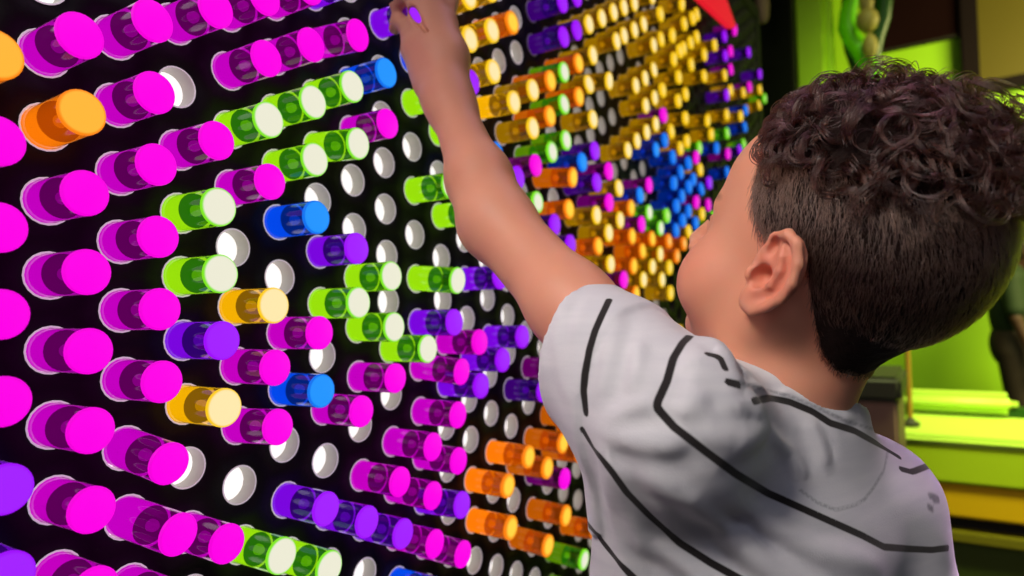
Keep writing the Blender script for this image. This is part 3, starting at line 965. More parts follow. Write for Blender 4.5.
# ear, in its own frame: u towards the back, v up, w out of the head
eb = math.radians(7)
E_U = np.array([-math.cos(eb) * math.cos(math.radians(12)), math.sin(eb), -math.sin(math.radians(12))]); E_U /= np.linalg.norm(E_U)
E_V = np.array([-0.10, 0.02, 1.0]); E_V -= E_U * (E_V @ E_U); E_V /= np.linalg.norm(E_V)
E_W = np.cross(E_U, E_V)
if E_W[1] < 0: E_W = -E_W
ER = np.stack([E_U, E_V, E_W], 1).astype(np.float32)
ES = 1.02
def ear_sdf(qa):
    p = ((qa - v3(EAR)) @ ER) / ES
    mm = 0.001
    # helix: a curve from the crus over the top and down the back to the lobe
    hel = [(-4, -1, 3), (-10, 8, 4), (-8, 20, 6), (0, 27, 7.5), (9, 25, 8), (16, 16, 8), (19, 5, 7.8), (17.5, -7, 7.2), (11.5, -17, 6), (4, -25, 4.5)]
    hel = [np.array(h) * mm for h in hel]
    d = chain(p, hel, [x * mm for x in (2.0, 2.5, 2.9, 3.2, 3.3, 3.3, 3.2, 3.1, 3.2, 4.0)], 0.002)
    # the plate inside the rim
    plate = ellipsoid(p, (2 * mm, 3 * mm, 1.5 * mm), (18 * mm, 25 * mm, 5.0 * mm))
    plate = smin(plate, ellipsoid(p, (-3 * mm, -3 * mm, -5 * mm), (12 * mm, 20 * mm, 8.0 * mm)), 0.006)
    d = smin(d, plate, 0.0022)
    # antihelix and its fork
    d = smin(d, chain(p, [np.array(h) * mm for h in [(1, -11, 6), (7, -4, 7), (7.5, 6, 7.5), (4, 14, 7.0), (0, 19, 6)]], [2.2 * mm, 2.4 * mm, 2.4 * mm, 2.2 * mm, 1.6 * mm], 0.002), 0.002)
    # lobe
    d = smin(d, ellipsoid(p, (-2 * mm, -21 * mm, 4 * mm), (8.5 * mm, 9.5 * mm, 4.6 * mm)), 0.004)
    # tragus and antitragus
    d = smin(d, ellipsoid(p, (-10 * mm, -7 * mm, 5.5 * mm), (3.8 * mm, 5.5 * mm, 4.2 * mm)), 0.003)
    d = smin(d, ellipsoid(p, (-1 * mm, -14 * mm, 6.0 * mm), (4.5 * mm, 3.2 * mm, 3.2 * mm)), 0.003)
    # bowl of the ear, hollow under the rim, furrow behind the antihelix
    d = smax(d, -ellipsoid(p, (-2.5 * mm, -4 * mm, 5 * mm), (6.8 * mm, 7.8 * mm, 10 * mm)), 0.002)
    d = smax(d, -ellipsoid(p, (-5.5 * mm, 15 * mm, 8.5 * mm), (3.2 * mm, 7.5 * mm, 7.0 * mm)), 0.002)
    d = smax(d, -chain(p, [np.array(h) * mm for h in [(6, 19, 8.5), (12.6, 10, 9.4), (13.2, -1, 9.2), (10, -11, 8.6)]], [1.5 * mm, 1.5 * mm, 1.5 * mm, 1.1 * mm], 0.001), 0.0015)
    return d * ES

# joints
S_L = W(670, 415, 0.395)
EL = W(496, 222, 0.520)
WR = W(446, 94, 0.606)
S_R = W(866, 503, 0.515)
NAPE = W(800, 405, 0.455)
PEL = W(758, 905, 0.470)
EL_R = W(925, 700, 0.50)
WR_R = W(800, 860, 0.52) + np.array([-0.1, 0, 0.1])

def hand_sdf(P):
    # palm
    mi, mm_, mr, mp = W(416, -5, 0.633), W(427, -4, 0.634), W(436, 6, 0.634), W(445, 25, 0.632)
    d = chain(P, [WR, W(437, 52, 0.622), mm_], [0.0175, 0.0175, 0.0108], 0.01)
    d = smin(d, chain(P, [WR, W(428, 52, 0.624), mi], [0.0165, 0.0150, 0.0092], 0.01), 0.012)
    d = smin(d, chain(P, [WR, W(446, 56, 0.618), mr], [0.0160, 0.0150, 0.0090], 0.01), 0.012)
    d = smin(d, chain(P, [WR, W(450, 60, 0.616), mp], [0.0160, 0.0142, 0.0085], 0.01), 0.012)
    # index curls over the peg and back to its side
    d = smin(d, chain(P, [mi, W(404, -4, 0.640), W(398, 4, 0.650), W(400, 12, 0.659)], [0.0088, 0.0086, 0.0078, 0.0066], 0.003), 0.005)
    # middle, ring and little finger fold over the cap further up
    d = smin(d, chain(P, [mm_, W(420, -30, 0.640), W(408, -30, 0.655), W(404, -20, 0.664)], [0.0092, 0.0083, 0.0074, 0.0064], 0.003), 0.005)
    d = smin(d, chain(P, [mr, W(440, -38, 0.646), W(424, -46, 0.660), W(416, -38, 0.668)], [0.0088, 0.0080, 0.0072, 0.0062], 0.003), 0.005)
    d = smin(d, chain(P, [mp, W(456, -20, 0.646), W(446, -42, 0.660), W(436, -44, 0.668)], [0.0080, 0.0070, 0.0064, 0.0056], 0.003), 0.005)
    # thumb under the peg
    d = smin(d, chain(P, [W(428, 84, 0.612), W(415, 50, 0.625), W(409, 29, 0.640), W(399, 21, 0.654), W(395, 28, 0.660)], [0.0140, 0.0125, 0.0088, 0.0076, 0.0062], 0.004), 0.006)
    # hollow between thumb and fingers, where the lit cap shows
    for a_, b_, r_ in (((412, 10, 0.606), (414, 12, 0.652), 0.0036), ((418, 20, 0.604), (419, 20, 0.650), 0.0030), ((415, 15, 0.605), (416, 16, 0.652), 0.0036)):
        d = smax(d, -capsule(P, W(*a_), W(*b_), r_), 0.003)
    d = smax(d, -chain(P, [W(420, 23, 0.6145), W(427, 33, 0.6085), W(433, 44, 0.603)], [0.0022, 0.0017, 0.0006]), 0.003)
    # nails of thumb and index are turned to the peg; knuckle bumps
    for k in (mm_, mr, mp):
        d = smin(d, ellipsoid(P, k, (0.0095, 0.0095, 0.0095)), 0.008)
    return d

def arm_sdf(P):
    d = chain(P, [S_L, S_L * .5 + EL * .5, EL], [0.034, 0.0262, 0.0258], 0.02)
    fa1 = EL + (WR - EL) * 0.30
    d = smin(d, chain(P, [EL, fa1, WR + (EL - WR) * .12, WR], [0.0258, 0.0232, 0.0182, 0.0174], 0.02), 0.02)
    return smin(d, hand_sdf(P), 0.012)

SPx = (S_R - S_L) * [1, 1, 0]; SPx = SPx / np.linalg.norm(SPx)
SPz = NAPE - PEL; SPz = SPz / np.linalg.norm(SPz)
SPx = SPx - SPz * (SPx @ SPz); SPx /= np.linalg.norm(SPx)
SPy = np.cross(SPz, SPx)                 # towards his chest
if SPy[0] > 0: SPy = -SPy
TL = float(np.linalg.norm(NAPE - PEL))
CH = NAPE + SPy * 0.028                  # middle of the neck's root

def torso_sdf(P, a0=0.098, b0=0.072, grow=0.0):
    q = P - v3(CH)
    s, b, t = q @ v3(SPx), q @ v3(SPy), -(q @ v3(SPz))      # t grows downward
    tt = np.clip(t / TL, 0, 1)
    a = a0 * (1 - 0.10 * tt) + grow
    bb = b0 * (1 + 0.02 * tt) + grow
    r = np.sqrt((s / a) ** 2 + (b / bb) ** 2)
    d = (r - 1) * np.minimum(a, bb)
    d = smax(d, -(t - 0.055), 0.05)
    d = smax(d, t - TL - 0.03, 0.03)
    return d

NK = CH + SPz * 0.01
NECK = [H(-0.014, 0, -0.045), H(-0.010, 0, -0.085), NK - SPz * 0.03]
NECK_R = [0.042, 0.038, 0.044]
def body_sdf(P):
    d = head_sdf(P)
    d = smin(d, chain(P, NECK, NECK_R, 0.02), 0.02)
    t = torso_sdf(P)
    t = smin(t, capsule(P, NK - SPz * 0.03, S_L - SPz * 0.01, 0.034, 0.034), 0.04)
    t = smin(t, capsule(P, NK - SPz * 0.03, S_R - SPz * 0.01, 0.034, 0.034), 0.04)
    d = smin(d, t, 0.03)
    d = smin(d, arm_sdf(P), 0.025)
    d = smin(d, chain(P, [S_R, EL_R, WR_R], [0.034, 0.027, 0.018], 0.02), 0.02)
    hr = WR_R + np.array([-0.045, 0, 0.0])
    d = smin(d, ellipsoid(P, WR_R + [-0.03, 0, 0], (0.034, 0.024, 0.014)), 0.012)
    for j, dy in enumerate((-0.020, -0.007, 0.007, 0.020)):
        d = smin(d, chain(P, [WR_R + [-0.05, dy, 0], WR_R + [-0.078 + abs(dy) * .4, dy * 1.1, -0.006], WR_R + [-0.09 + abs(dy) * .4, dy * 1.1, -0.022]], [0.0082, 0.0074, 0.006], 0.003), 0.004)
    d = smin(d, chain(P, [WR_R + [-0.015, -0.02, 0], WR_R + [-0.045, -0.038, -0.004], WR_R + [-0.062, -0.036, -0.012]], [0.011, 0.0085, 0.0068], 0.003), 0.006)
    # hips and legs down to the floor
    d = smin(d, ellipsoid(P, PEL - SPz * 0.02, (0.088, 0.10, 0.085)), 0.05)
    for s in (-1, 1):
        hp = PEL - SPz * 0.05 + SPx * 0.052 * s
        kn = np.array([hp[0] - 0.012, hp[1], 0.30])
        an = np.array([hp[0] + 0.012, hp[1], 0.06])
        d = smin(d, chain(P, [hp, kn, kn * .6 + an * .4 + [0.012, 0, 0], an], [0.064, 0.042, 0.040, 0.028], 0.03), 0.03)
        d = smin(d, capsule(P, an + [0.005, 0, -0.033], an + [-0.11, 0, -0.038], 0.027, 0.021), 0.02)
    return d

boy = empty('person', (PEL[0], PEL[1], 0.0))
tag(boy, 'curly-haired boy in a grey striped T-shirt reaching up to the lit board', 'person')
org = np.array(boy.location)

def skin_material():
    mt, nt, b = new_mat('boy_skin')
    tc = nt.nodes.new('ShaderNodeTexCoord')
    n = nt.nodes.new('ShaderNodeTexNoise'); n.inputs['Scale'].default_value = 22; n.inputs['Detail'].default_value = 5
    nt.links.new(tc.outputs['Object'], n.inputs['Vector'])
    mx = nt.nodes.new('ShaderNodeMix'); mx.data_type = 'RGBA'
    mx.inputs[6].default_value = lin(220, 156, 128); mx.inputs[7].default_value = lin(208, 140, 112)
    nt.links.new(n.outputs['Fac'], mx.inputs[0])
    at = nt.nodes.new('ShaderNodeAttribute'); at.attribute_name = 'flush'
    m2 = nt.nodes.new('ShaderNodeMix'); m2.data_type = 'RGBA'
    m2.inputs[7].default_value = lin(214, 116, 98)
    nt.links.new(at.outputs['Fac'], m2.inputs[0]); nt.links.new(mx.outputs[2], m2.inputs[6])
    a3 = nt.nodes.new('ShaderNodeAttribute'); a3.attribute_name = 'brow'
    m3 = nt.nodes.new('ShaderNodeMix'); m3.data_type = 'RGBA'
    m3.inputs[7].default_value = lin(60, 36, 26)
    nt.links.new(a3.outputs['Fac'], m3.inputs[0]); nt.links.new(m2.outputs[2], m3.inputs[6])
    nt.links.new(m3.outputs[2], b.inputs['Base Color'])
    n2 = nt.nodes.new('ShaderNodeTexNoise'); n2.inputs['Scale'].default_value = 700
    nt.links.new(tc.outputs['Object'], n2.inputs['Vector'])
    bp = nt.nodes.new('ShaderNodeBump'); bp.inputs['Strength'].default_value = 0.08; bp.inputs['Distance'].default_value = 0.0006
    nt.links.new(n2.outputs['Fac'], bp.inputs['Height']); nt.links.new(bp.outputs[0], b.inputs['Normal'])
    b.inputs['Roughness'].default_value = 0.5
    b.inputs['Specular IOR Level'].default_value = 0.35
    b.inputs['Subsurface Weight'].default_value = 0.25
    b.inputs['Subsurface Radius'].default_value = (0.008, 0.003, 0.0015)
    b.inputs['Subsurface Scale'].default_value = 0.6
    return mt

allp = np.stack([S_L, EL, WR, S_R, PEL, HO, EL_R, WR_R])
lo = allp.min(0) - [0.13, 0.14, 0]; hi = allp.max(0) + [0.13, 0.15, 0.10]
lo[2] = -0.01; lo[0] = min(lo[0], 0.015)
BV, BF = surface_nets(body_sdf, lo, hi, 0.0018)
me = np_mesh('body', BV - org, BF)
lq = to_local(BV.astype(np.float32))
def blob(c, r): return np.clip(1.4 - np.linalg.norm((lq - v3(c)) / v3(r), axis=1), 0, 1)
ab = lq.copy(); ab[:, 1] = np.abs(ab[:, 1])
earz = np.clip(1.5 - np.linalg.norm((ab - v3(EAR + [-0.004, 0.004, 0.0])) / v3((0.018, 0.016, 0.026)), axis=1), 0, 1)
lips = blob((0.088, 0, -0.056), (0.008, 0.018, 0.008))
cheek = np.clip(1.3 - np.linalg.norm((ab - v3((0.055, 0.040, -0.035))) / v3((0.03, 0.03, 0.026)), axis=1), 0, 1)
at = me.attributes.new('flush', 'FLOAT', 'POINT')
at.data.foreach_set('value', np.clip(0.55 * earz + lips + 0.5 * cheek, 0, 1).astype(np.float32))
brow = np.clip(1.5 - np.linalg.norm((ab - v3((0.068, 0.030, 0.017))) / v3((0.014, 0.017, 0.004)), axis=1) * 1.2, 0, 1)
at = me.attributes.new('brow', 'FLOAT', 'POINT')
at.data.foreach_set('value', np.clip(brow, 0, 0.8).astype(np.float32))
body = link('body', me, skin_material(), boy)

# eyes, lashes
M_eye, nt, b = new_mat('eye_white'); b.inputs['Base Color'].default_value = lin(235, 228, 222); b.inputs['Roughness'].default_value = 0.1
M_iris, nt, b = new_mat('brown_iris'); b.inputs['Base Color'].default_value = lin(58, 34, 20); b.inputs['Roughness'].default_value = 0.1
for s in (-1, 1):
    e = MB()
    c = H(0.0625, 0.027 * s, -0.004) - org
    for prof, nm, mt in (([(-0.0118, 0), (-0.009, 0.0078), (0, 0.0118), (0.009, 0.0078), (0.0118, 0)], 'eye', M_eye), ([(0.0108, 0.0052), (0.0118, 0.0045), (0.0124, 0)], 'iris', M_iris)):
        mb = MB(); mb.lathe(prof, 20)
        mb.v = [tuple(c + HR @ np.array(p)) for p in mb.v]
        o = mb.build(nm, mt, boy if nm == 'eye' else eye_o, True)
        if nm == 'eye': eye_o = o
M_lash = paint('dark_lashes', (28, 18, 14), 0.7)
for s in (-1, 1):
    b = MB()
    b.tube([H(0.0660, 0.0390 * s, -0.0035) - org, H(0.0745, 0.0340 * s, -0.0005) - org, H(0.0785, 0.0275 * s, 0.0002) - org, H(0.0765, 0.0200 * s, -0.0012) - org], [0.0005, 0.0010, 0.0010, 0.0005], 8)
    b.build('eyelashes', M_lash, boy, True)
# ----------------------------------------------------------------------------- shirt
SL1, SL2 = W(612, 370, 0.428), W(556, 332, 0.466)
NKC = NK + SPx * 0.015
def shirt_base(P):
    t = torso_sdf(P, 0.112, 0.080, 0.004)
    sh = chain(P, [NK - SPz * 0.035, S_L - SPz * 0.006], [0.045, 0.043])
    sh = smin(sh, chain(P, [NK - SPz * 0.035, S_R - SPz * 0.008], [0.045, 0.043]), 0.03)
    d = smin(t, sh, 0.05)
    slv = chain(P, [S_L, SL1, SL2, SL2 + (SL2 - SL1) * .5], [0.043, 0.0415, 0.0410, 0.0420], 0.02)
    d = smin(d, slv, 0.03)
    # cloth falling from the armpit
    d = smin(d, chain(P, [W(640, 428, 0.408), W(635, 500, 0.422), W(635, 640, 0.445)], [0.020, 0.0225, 0.024], 0.01), 0.03)
    # his right sleeve hangs
    er = S_R + (EL_R - S_R) * 0.62
    d = smin(d, chain(P, [S_R, er, er + (EL_R - S_R) * .1], [0.043, 0.044, 0.046], 0.02), 0.03)
    # the collar rises round the neck
    d = smin(d, chain(P, [NKC - SPz * 0.03, NKC + SPz * 0.05], [0.0565, 0.0565]), 0.03)
    return d

pc, _ = trace(shirt_base, [815], [391])
COLN = SPz + 0.28 * SPy + 0.26 * SPx; COLN /= np.linalg.norm(COLN)
COLP = pc[0]
SLN = SL2 - S_L; SLN /= np.linalg.norm(SLN)
SLC = SL2 - SLN * 0.035
SLN = SLN - 0.30 * SPz; SLN /= np.linalg.norm(SLN)
op, _ = trace(lambda P: shirt_base(P), [578], [273])
SLP = SLC

def px_lines(lines, fn=shirt_base):
    out = []
    for pts, r in lines:
        pts = np.array(pts, float)
        if r == 0:                       # lines on the cloth follow it closely
            seg = np.linalg.norm(np.diff(pts, axis=0), axis=1); s_ = np.concatenate([[0], np.cumsum(seg)])
            u_ = np.linspace(0, s_[-1], max(2, int(s_[-1] / 3.0)))
            pts = np.stack([np.interp(u_, s_, pts[:, 0]), np.interp(u_, s_, pts[:, 1])], 1)
        P, ok = trace(fn, pts[:, 0], pts[:, 1])
        P = P[ok]
        out.append((P, r))
    return out

FOLDS = px_lines([
    # collar seam
    ([(728, 382), (760, 386), (790, 393), (816, 404), (846, 418), (876, 430)], 0.0022),
    # bunched cloth on the raised shoulder beside the neck
    ([(704, 346), (716, 346), (724, 358), (730, 374), (742, 392)], 0.0075),
    ([(706, 350), (708, 366), (716, 386), (730, 404), (748, 418)], 0.0060),
    ([(694, 352), (694, 376), (688, 402), (676, 420)], 0.0048),
    ([(742, 396), (758, 412), (764, 426), (750, 438), (722, 440)], 0.0062),
    ([(700, 388), (702, 408), (712, 430), (734, 446)], 0.0052),
    # creases of the sleeve
    ([(572, 287), (564, 312), (560, 345), (566, 382), (576, 404)], 0.0032),
    ([(590, 300), (578, 330), (572, 362), (576, 392)], 0.0028),
    ([(620, 310), (612, 340), (606, 372), (600, 400)], 0.0034),
    ([(604, 420), (628, 410), (652, 402)], 0.0036),
    ([(640, 340), (636, 370), (630, 396)], 0.0030),
    # drawn from the armpit across the back and down the side
    ([(598, 430), (630, 440), (662, 444), (694, 440)], 0.0046),
    ([(600, 440), (612, 470), (628, 512), (648, 570)], 0.0052),
    ([(604, 470), (612, 510), (624, 560), (630, 600)], 0.0044),
    ([(640, 470), (690, 500), (740, 540), (780, 580)], 0.0046),
    ([(700, 480), (760, 520), (820, 552), (880, 566)], 0.0046),
    ([(770, 430), (790, 452), (806, 480)], 0.0036),
    ([(806, 418), (818, 440), (828, 466)], 0.0032),
    ([(720, 530), (770, 566), (820, 600)], 0.0046),
    ([(650, 540), (690, 570), (720, 600)], 0.0040),
])
def fold_height(P, pts, amp, w):
    """a soft ridge along the line with a shallow trough on either side, fading out at its ends"""
    best = np.full(len(P), 9.0, np.float32); par = np.zeros(len(P), np.float32)
    n = len(pts) - 1
    for i in range(n):
        a, b = v3(pts[i]), v3(pts[i + 1])
        ba = b - a
        t = np.clip(((P - a) @ ba) / max(float(ba @ ba), 1e-12), 0, 1)
        d = np.linalg.norm(P - a - t[:, None] * ba, axis=1)
        m_ = d < best
        best = np.where(m_, d, best); par = np.where(m_, (i + t) / n, par)
    taper = np.clip(np.minimum(par, 1 - par) * 5 + 0.15, 0, 1)
    return taper * amp * (np.exp(-(best / w) ** 2) - 0.3 * np.exp(-((best - 2.1 * w) / w) ** 2))
def shirt_outer(P):
    d = shirt_base(P)
    near = d < 0.02
    Q = P[near]
    h = np.zeros(len(Q), np.float32)
    for pts, r in FOLDS:
        if len(pts) > 1:
            h += fold_height(Q, pts, r * 0.72, r * 1.3)
    h -= 0.0012 * vnoise(Q, 62, 11) + 0.0006 * vnoise(Q, 150, 12)
    far = (Q - v3(SLP)) @ v3(SLN)                       # the turned-up cuff
    h += np.where(np.linalg.norm(Q - v3(SLP), axis=1) < 0.11, 0.0024 * np.clip((far + 0.040) / 0.0022, 0, 1), 0)
    d[near] -= np.clip(h, -0.0022, 0.012)
    return d
def shirt_sdf(P):
    o = shirt_outer(P)
    rs = np.linalg.norm(P - v3(SLP), axis=1)
    edge = np.clip(1 - np.abs((P - v3(SLP)) @ v3(SLN)) / 0.03, 0, 1) * (rs < 0.11)
    edge = np.maximum(edge, np.clip(1 - np.abs((P - v3(COLP)) @ v3(COLN)) / 0.03, 0, 1) * (np.linalg.norm(P - v3(COLP), axis=1) < 0.10))
    d = smax(o, -(shirt_base(P) + 0.0095 - 0.006 * edge), 0.001)
    ax_ = (P - v3(NKC)) - ((P - v3(NKC)) @ v3(SPz))[:, None] * v3(SPz)
    hole = smax(np.linalg.norm(ax_, axis=1) - 0.064, -((P - v3(COLP)) @ v3(COLN)), 0.006)
    d = smax(d, -hole, 0.002)
    # open end of the left sleeve; only cloth near that arm is cut
    far = (P - v3(SLP)) @ v3(SLN)
    d = smax(d, np.where(np.linalg.norm(P - v3(SLP), axis=1) < 0.12, far, -1), 0.0015)
    er = S_R + (EL_R - S_R) * 0.62
    nr = (EL_R - S_R) / np.linalg.norm(EL_R - S_R)
    d = smax(d, np.where(np.linalg.norm(P - v3(er), axis=1) < 0.06, (P - v3(er)) @ v3(nr), -1), 0.0015)
    return smax(d, (PEL[2] - 0.03) - P[:, 2], 0.002)

lo2 = np.minimum(lo, lo); lo2 = np.array([min(S_L[0], SL2[0], PEL[0]) - 0.16, S_L[1] - 0.14, PEL[2] - 0.06])
hi2 = np.array([S_R[0] + 0.14, S_R[1] + 0.12, S_L[2] + 0.14])
SV, SF = surface_nets(shirt_sdf, lo2, hi2, 0.0021)
sme = np_mesh('shirt', SV - org, SF)

STRIPES = px_lines([
    ([(609, 300), (602, 315), (595, 331), (589, 350), (585, 374), (584, 390), (586, 413)], 0),
    ([(583, 430), (595.6, 452), (611, 471), (627, 493), (649, 515), (680, 543), (711, 563), (742, 580), (790, 604), (850, 632), (905, 646), (945, 642)], 0),
    ([(596, 622), (640, 664), (710, 704), (790, 738), (860, 760), (920, 762), (950, 752)], 0),
    ([(604, 720), (650, 756), (720, 792), (800, 826), (870, 842), (930, 838)], 0),
    ([(616, 820), (660, 850), (730, 882), (810, 908), (880, 916)], 0),
    ([(690, 336), (682.5, 343), (673, 359), (667, 381), (657.5, 402), (657, 408), (674, 427), (705, 451), (736, 474), (767.5, 493), (799, 507), (830, 521), (861, 535), (884, 547), (910, 549), (932, 550), (948, 548)], 0),
    ([(754, 401), (770, 398), (789, 402), (811, 411), (830, 423), (855, 431), (877, 443.5), (899, 457)], 0),
    ([(901, 469), (912, 472), (925, 467), (934, 464)], 0),
    ([(708, 354), (720, 357), (725, 368)], 0),
    ([(728, 382), (739, 385)], 0),
    ([(588, 524), (595.6, 533.5), (602, 541), (611, 552), (620.6, 565), (640, 584)], 0),
], shirt_outer)
STAINS = px_lines([([(930, 496), (936, 497), (940, 500), (934, 500)], 0), ([(929, 507), (932, 509)], 0)], shirt_outer)
SEAMS = px_lines([([(888, 450), (884, 470), (874, 487), (864, 500), (855, 505), (836, 510), (818, 503), (800, 490)], 0),
                  ([(730, 380), (760, 388), (790, 396), (816, 407), (846, 421), (886, 433)], 0)], shirt_outer)
def line_field(lines, V):
    d = np.full(len(V), 1.0, np.float32)
    for pts, _ in lines:
        for a, b in zip(pts[:-1], pts[1:]):
            d = np.minimum(d, capsule(V, a, b, 0.0))
    return d
Vf = SV.astype(np.float32)
for nm_, ls in (('stripe', STRIPES), ('stain', STAINS), ('seam', SEAMS)):
    at = sme.attributes.new(nm_, 'FLOAT', 'POINT')
    at.data.foreach_set('value', line_field(ls, Vf))

def shirt_material():
    mt, nt, b = new_mat('grey_striped_jersey')
    tc = nt.nodes.new('ShaderNodeTexCoord')
    def noise(scale, detail=4, stretch=None):
        n = nt.nodes.new('ShaderNodeTexNoise'); n.inputs['Scale'].default_value = scale; n.inputs['Detail'].default_value = detail
        if stretch:
            mp = nt.nodes.new('ShaderNodeMapping'); mp.inputs['Scale'].default_value = stretch
            mp.inputs['Rotation'].default_value = (0.2, 0.35, 0.6)
            nt.links.new(tc.outputs['Object'], mp.inputs[0]); nt.links.new(mp.outputs[0], n.inputs['Vector'])
        else:
            nt.links.new(tc.outputs['Object'], n.inputs['Vector'])
        return n
    slub = noise(140, 5, (0.14, 0.14, 1.0))
    mx = nt.nodes.new('ShaderNodeMix'); mx.data_type = 'RGBA'
    mx.inputs[6].default_value = lin(190, 190, 198); mx.inputs[7].default_value = lin(216, 214, 217)
    nt.links.new(slub.outputs['Fac'], mx.inputs[0])
    cur = mx.outputs[2]
    def band(attr, half, soft, col, amount=1.0, wob=0.0):
        nonlocal cur
        at = nt.nodes.new('ShaderNodeAttribute'); at.attribute_name = attr
        mr = nt.nodes.new('ShaderNodeMapRange'); mr.interpolation_type = 'SMOOTHSTEP'
        mr.inputs['From Min'].default_value = half - soft; mr.inputs['From Max'].default_value = half + soft
        mr.inputs['To Min'].default_value = amount; mr.inputs['To Max'].default_value = 0.0
        nt.links.new(at.outputs['Fac'], mr.inputs['Value'])
        m2 = nt.nodes.new('ShaderNodeMix'); m2.data_type = 'RGBA'
        nt.links.new(mr.outputs[0], m2.inputs[0]); nt.links.new(cur, m2.inputs[6]); m2.inputs[7].default_value = col
        cur = m2.outputs[2]
    band('seam', 0.0010, 0.0010, lin(120, 124, 132), 0.6)
    band('stain', 0.0022, 0.0016, lin(86, 84, 92), 0.75)
    band('stripe', 0.0022, 0.0006, lin(40, 36, 36))
    nt.links.new(cur, b.inputs['Base Color'])
    w = noise(900, 3)
    bp = nt.nodes.new('ShaderNodeBump'); bp.inputs['Strength'].default_value = 0.25; bp.inputs['Distance'].default_value = 0.0006
    nt.links.new(w.outputs['Fac'], bp.inputs['Height']); nt.links.new(bp.outputs[0], b.inputs['Normal'])
    b.inputs['Roughness'].default_value = 0.9
    b.inputs['Specular IOR Level'].default_value = 0.15
    b.inputs['Sheen Weight'].default_value = 0.15
    return mt
link('shirt', sme, shirt_material(), boy)

# ----------------------------------------------------------------------------- shorts and shoes (below the frame, carrying him)
def shorts_sdf(P):
    d = ellipsoid(P, PEL - SPz * 0.02, (0.098, 0.110, 0.095))
    for s in (-1, 1):
        hp = PEL - SPz * 0.05 + SPx * 0.052 * s
        kn = np.array([hp[0] - 0.012, hp[1], 0.30])
        d = smin(d, capsule(P, hp, hp * .3 + kn * .7, 0.076, 0.068), 0.03)
    d = np.maximum(d, -(d + 0.005))
    d = smax(d, P[:, 2] - (PEL[2] + 0.05), 0.003)
    return smax(d, 0.38 - P[:, 2], 0.003)
V_, F_ = surface_nets(shorts_sdf, [PEL[0] - .2, PEL[1] - .2, 0.3], [PEL[0] + .2, PEL[1] + .2, 0.75], 0.005)
link('shorts', np_mesh('shorts', V_ - org, F_), paint('navy_cotton', (38, 44, 66), 0.85, 0.15, 30), boy)
for s in (-1, 1):
    hp = PEL - SPz * 0.05 + SPx * 0.052 * s
    an = np.array([hp[0] + 0.012, hp[1], 0.06])
    def shoe(P):
        d = capsule(P, an + [0.008, 0, -0.028], an + [-0.115, 0, -0.036], 0.034, 0.028)
        d = smin(d, capsule(P, an + [0.008, 0, -0.02], an + [0.0, 0, 0.012], 0.032, 0.034), 0.02)
        d = smax(d, 0.002 - P[:, 2], 0.003)
        return smax(d, P[:, 2] - 0.075, 0.003)
    V_, F_ = surface_nets(shoe, an - [0.2, 0.08, 0.08], an + [0.08, 0.08, 0.06], 0.004)
    link('shoe', np_mesh('shoe', V_ - org, F_), paint('white_trainer', (200, 198, 190), 0.6, 0.1, 20), boy)
# ----------------------------------------------------------------------------- hair
XF_Z = [0.000, 0.004, 0.008, 0.015, 0.030, 0.056, 0.080, 0.100, 0.130]
XF_X = [0.004, 0.008, 0.013, 0.023, 0.031, 0.040, 0.054, 0.070, 0.090]
ZL_X = [-0.20, -0.050, -0.040, -0.034, -0.030, -0.024, -0.018, 0.2]
ZL_Z = [-0.068, -0.068, -0.058, -0.038, -0.020, 0.006, 0.005, 0.002]
def hair_edge(q):
    """positive outside the hairline, in metres"""
    a = q[:, 0] - np.interp(q[:, 2], XF_Z, XF_X)
    b = np.interp(q[:, 0], ZL_X, ZL_Z) - q[:, 2]
    return np.maximum(a, b) + 0.0022 * vnoise(q, 260, 21)
def skull(P):
    q = to_local(P)
    d = ellipsoid(q, (-0.013, 0, 0.028), (0.084, 0.070, 0.078))
    d = smin(d, ellipsoid(q, (-0.045, 0, 0.012), (0.050, 0.058, 0.055)), 0.02)
    d = smin(d, ellipsoid(q, (0.046, 0, 0.036), (0.028, 0.044, 0.036)), 0.02)
    d = smin(d, ellipsoid(q, (0.030, 0, -0.028), (0.050, 0.054, 0.066)), 0.03)
    d = d * HS
    return smin(d, chain(P, NECK, NECK_R, 0.02), 0.02)
def topness(q):
    return np.clip((q[:, 2] - 0.050 + 0.10 * np.minimum(q[:, 0] + 0.05, 0)) / 0.022, 0, 1)
def hair_cap(P):
    q = to_local(P)
    d = skull(P)
    th = 0.0022 + 0.0065 * topness(q) + 0.003 * topness(q) * vnoise(q, 150, 22) + 0.0005 * vnoise(q, 500, 23)
    ed = hair_edge(q)
    th = th * np.clip(-ed / 0.010, 0.12, 1)
    return smax(d - th, ed * 0.8, 0.003)
hlo, hhi = HO - 0.14, HO + 0.15
HV, HFc = surface_nets(hair_cap, hlo, hhi, 0.0022)
M_cap, nt, b = new_mat('dark_brown_hair_mass')
mx = noise_color(nt, b, lin(18, 10, 9), lin(34, 20, 17), 120, bump=0.6, bump_scale=500)
b.inputs['Roughness'].default_value = 0.75
b.inputs['Specular IOR Level'].default_value = 0.1
hair = link('hair', np_mesh('hair', HV - org, HFc), M_cap, boy)

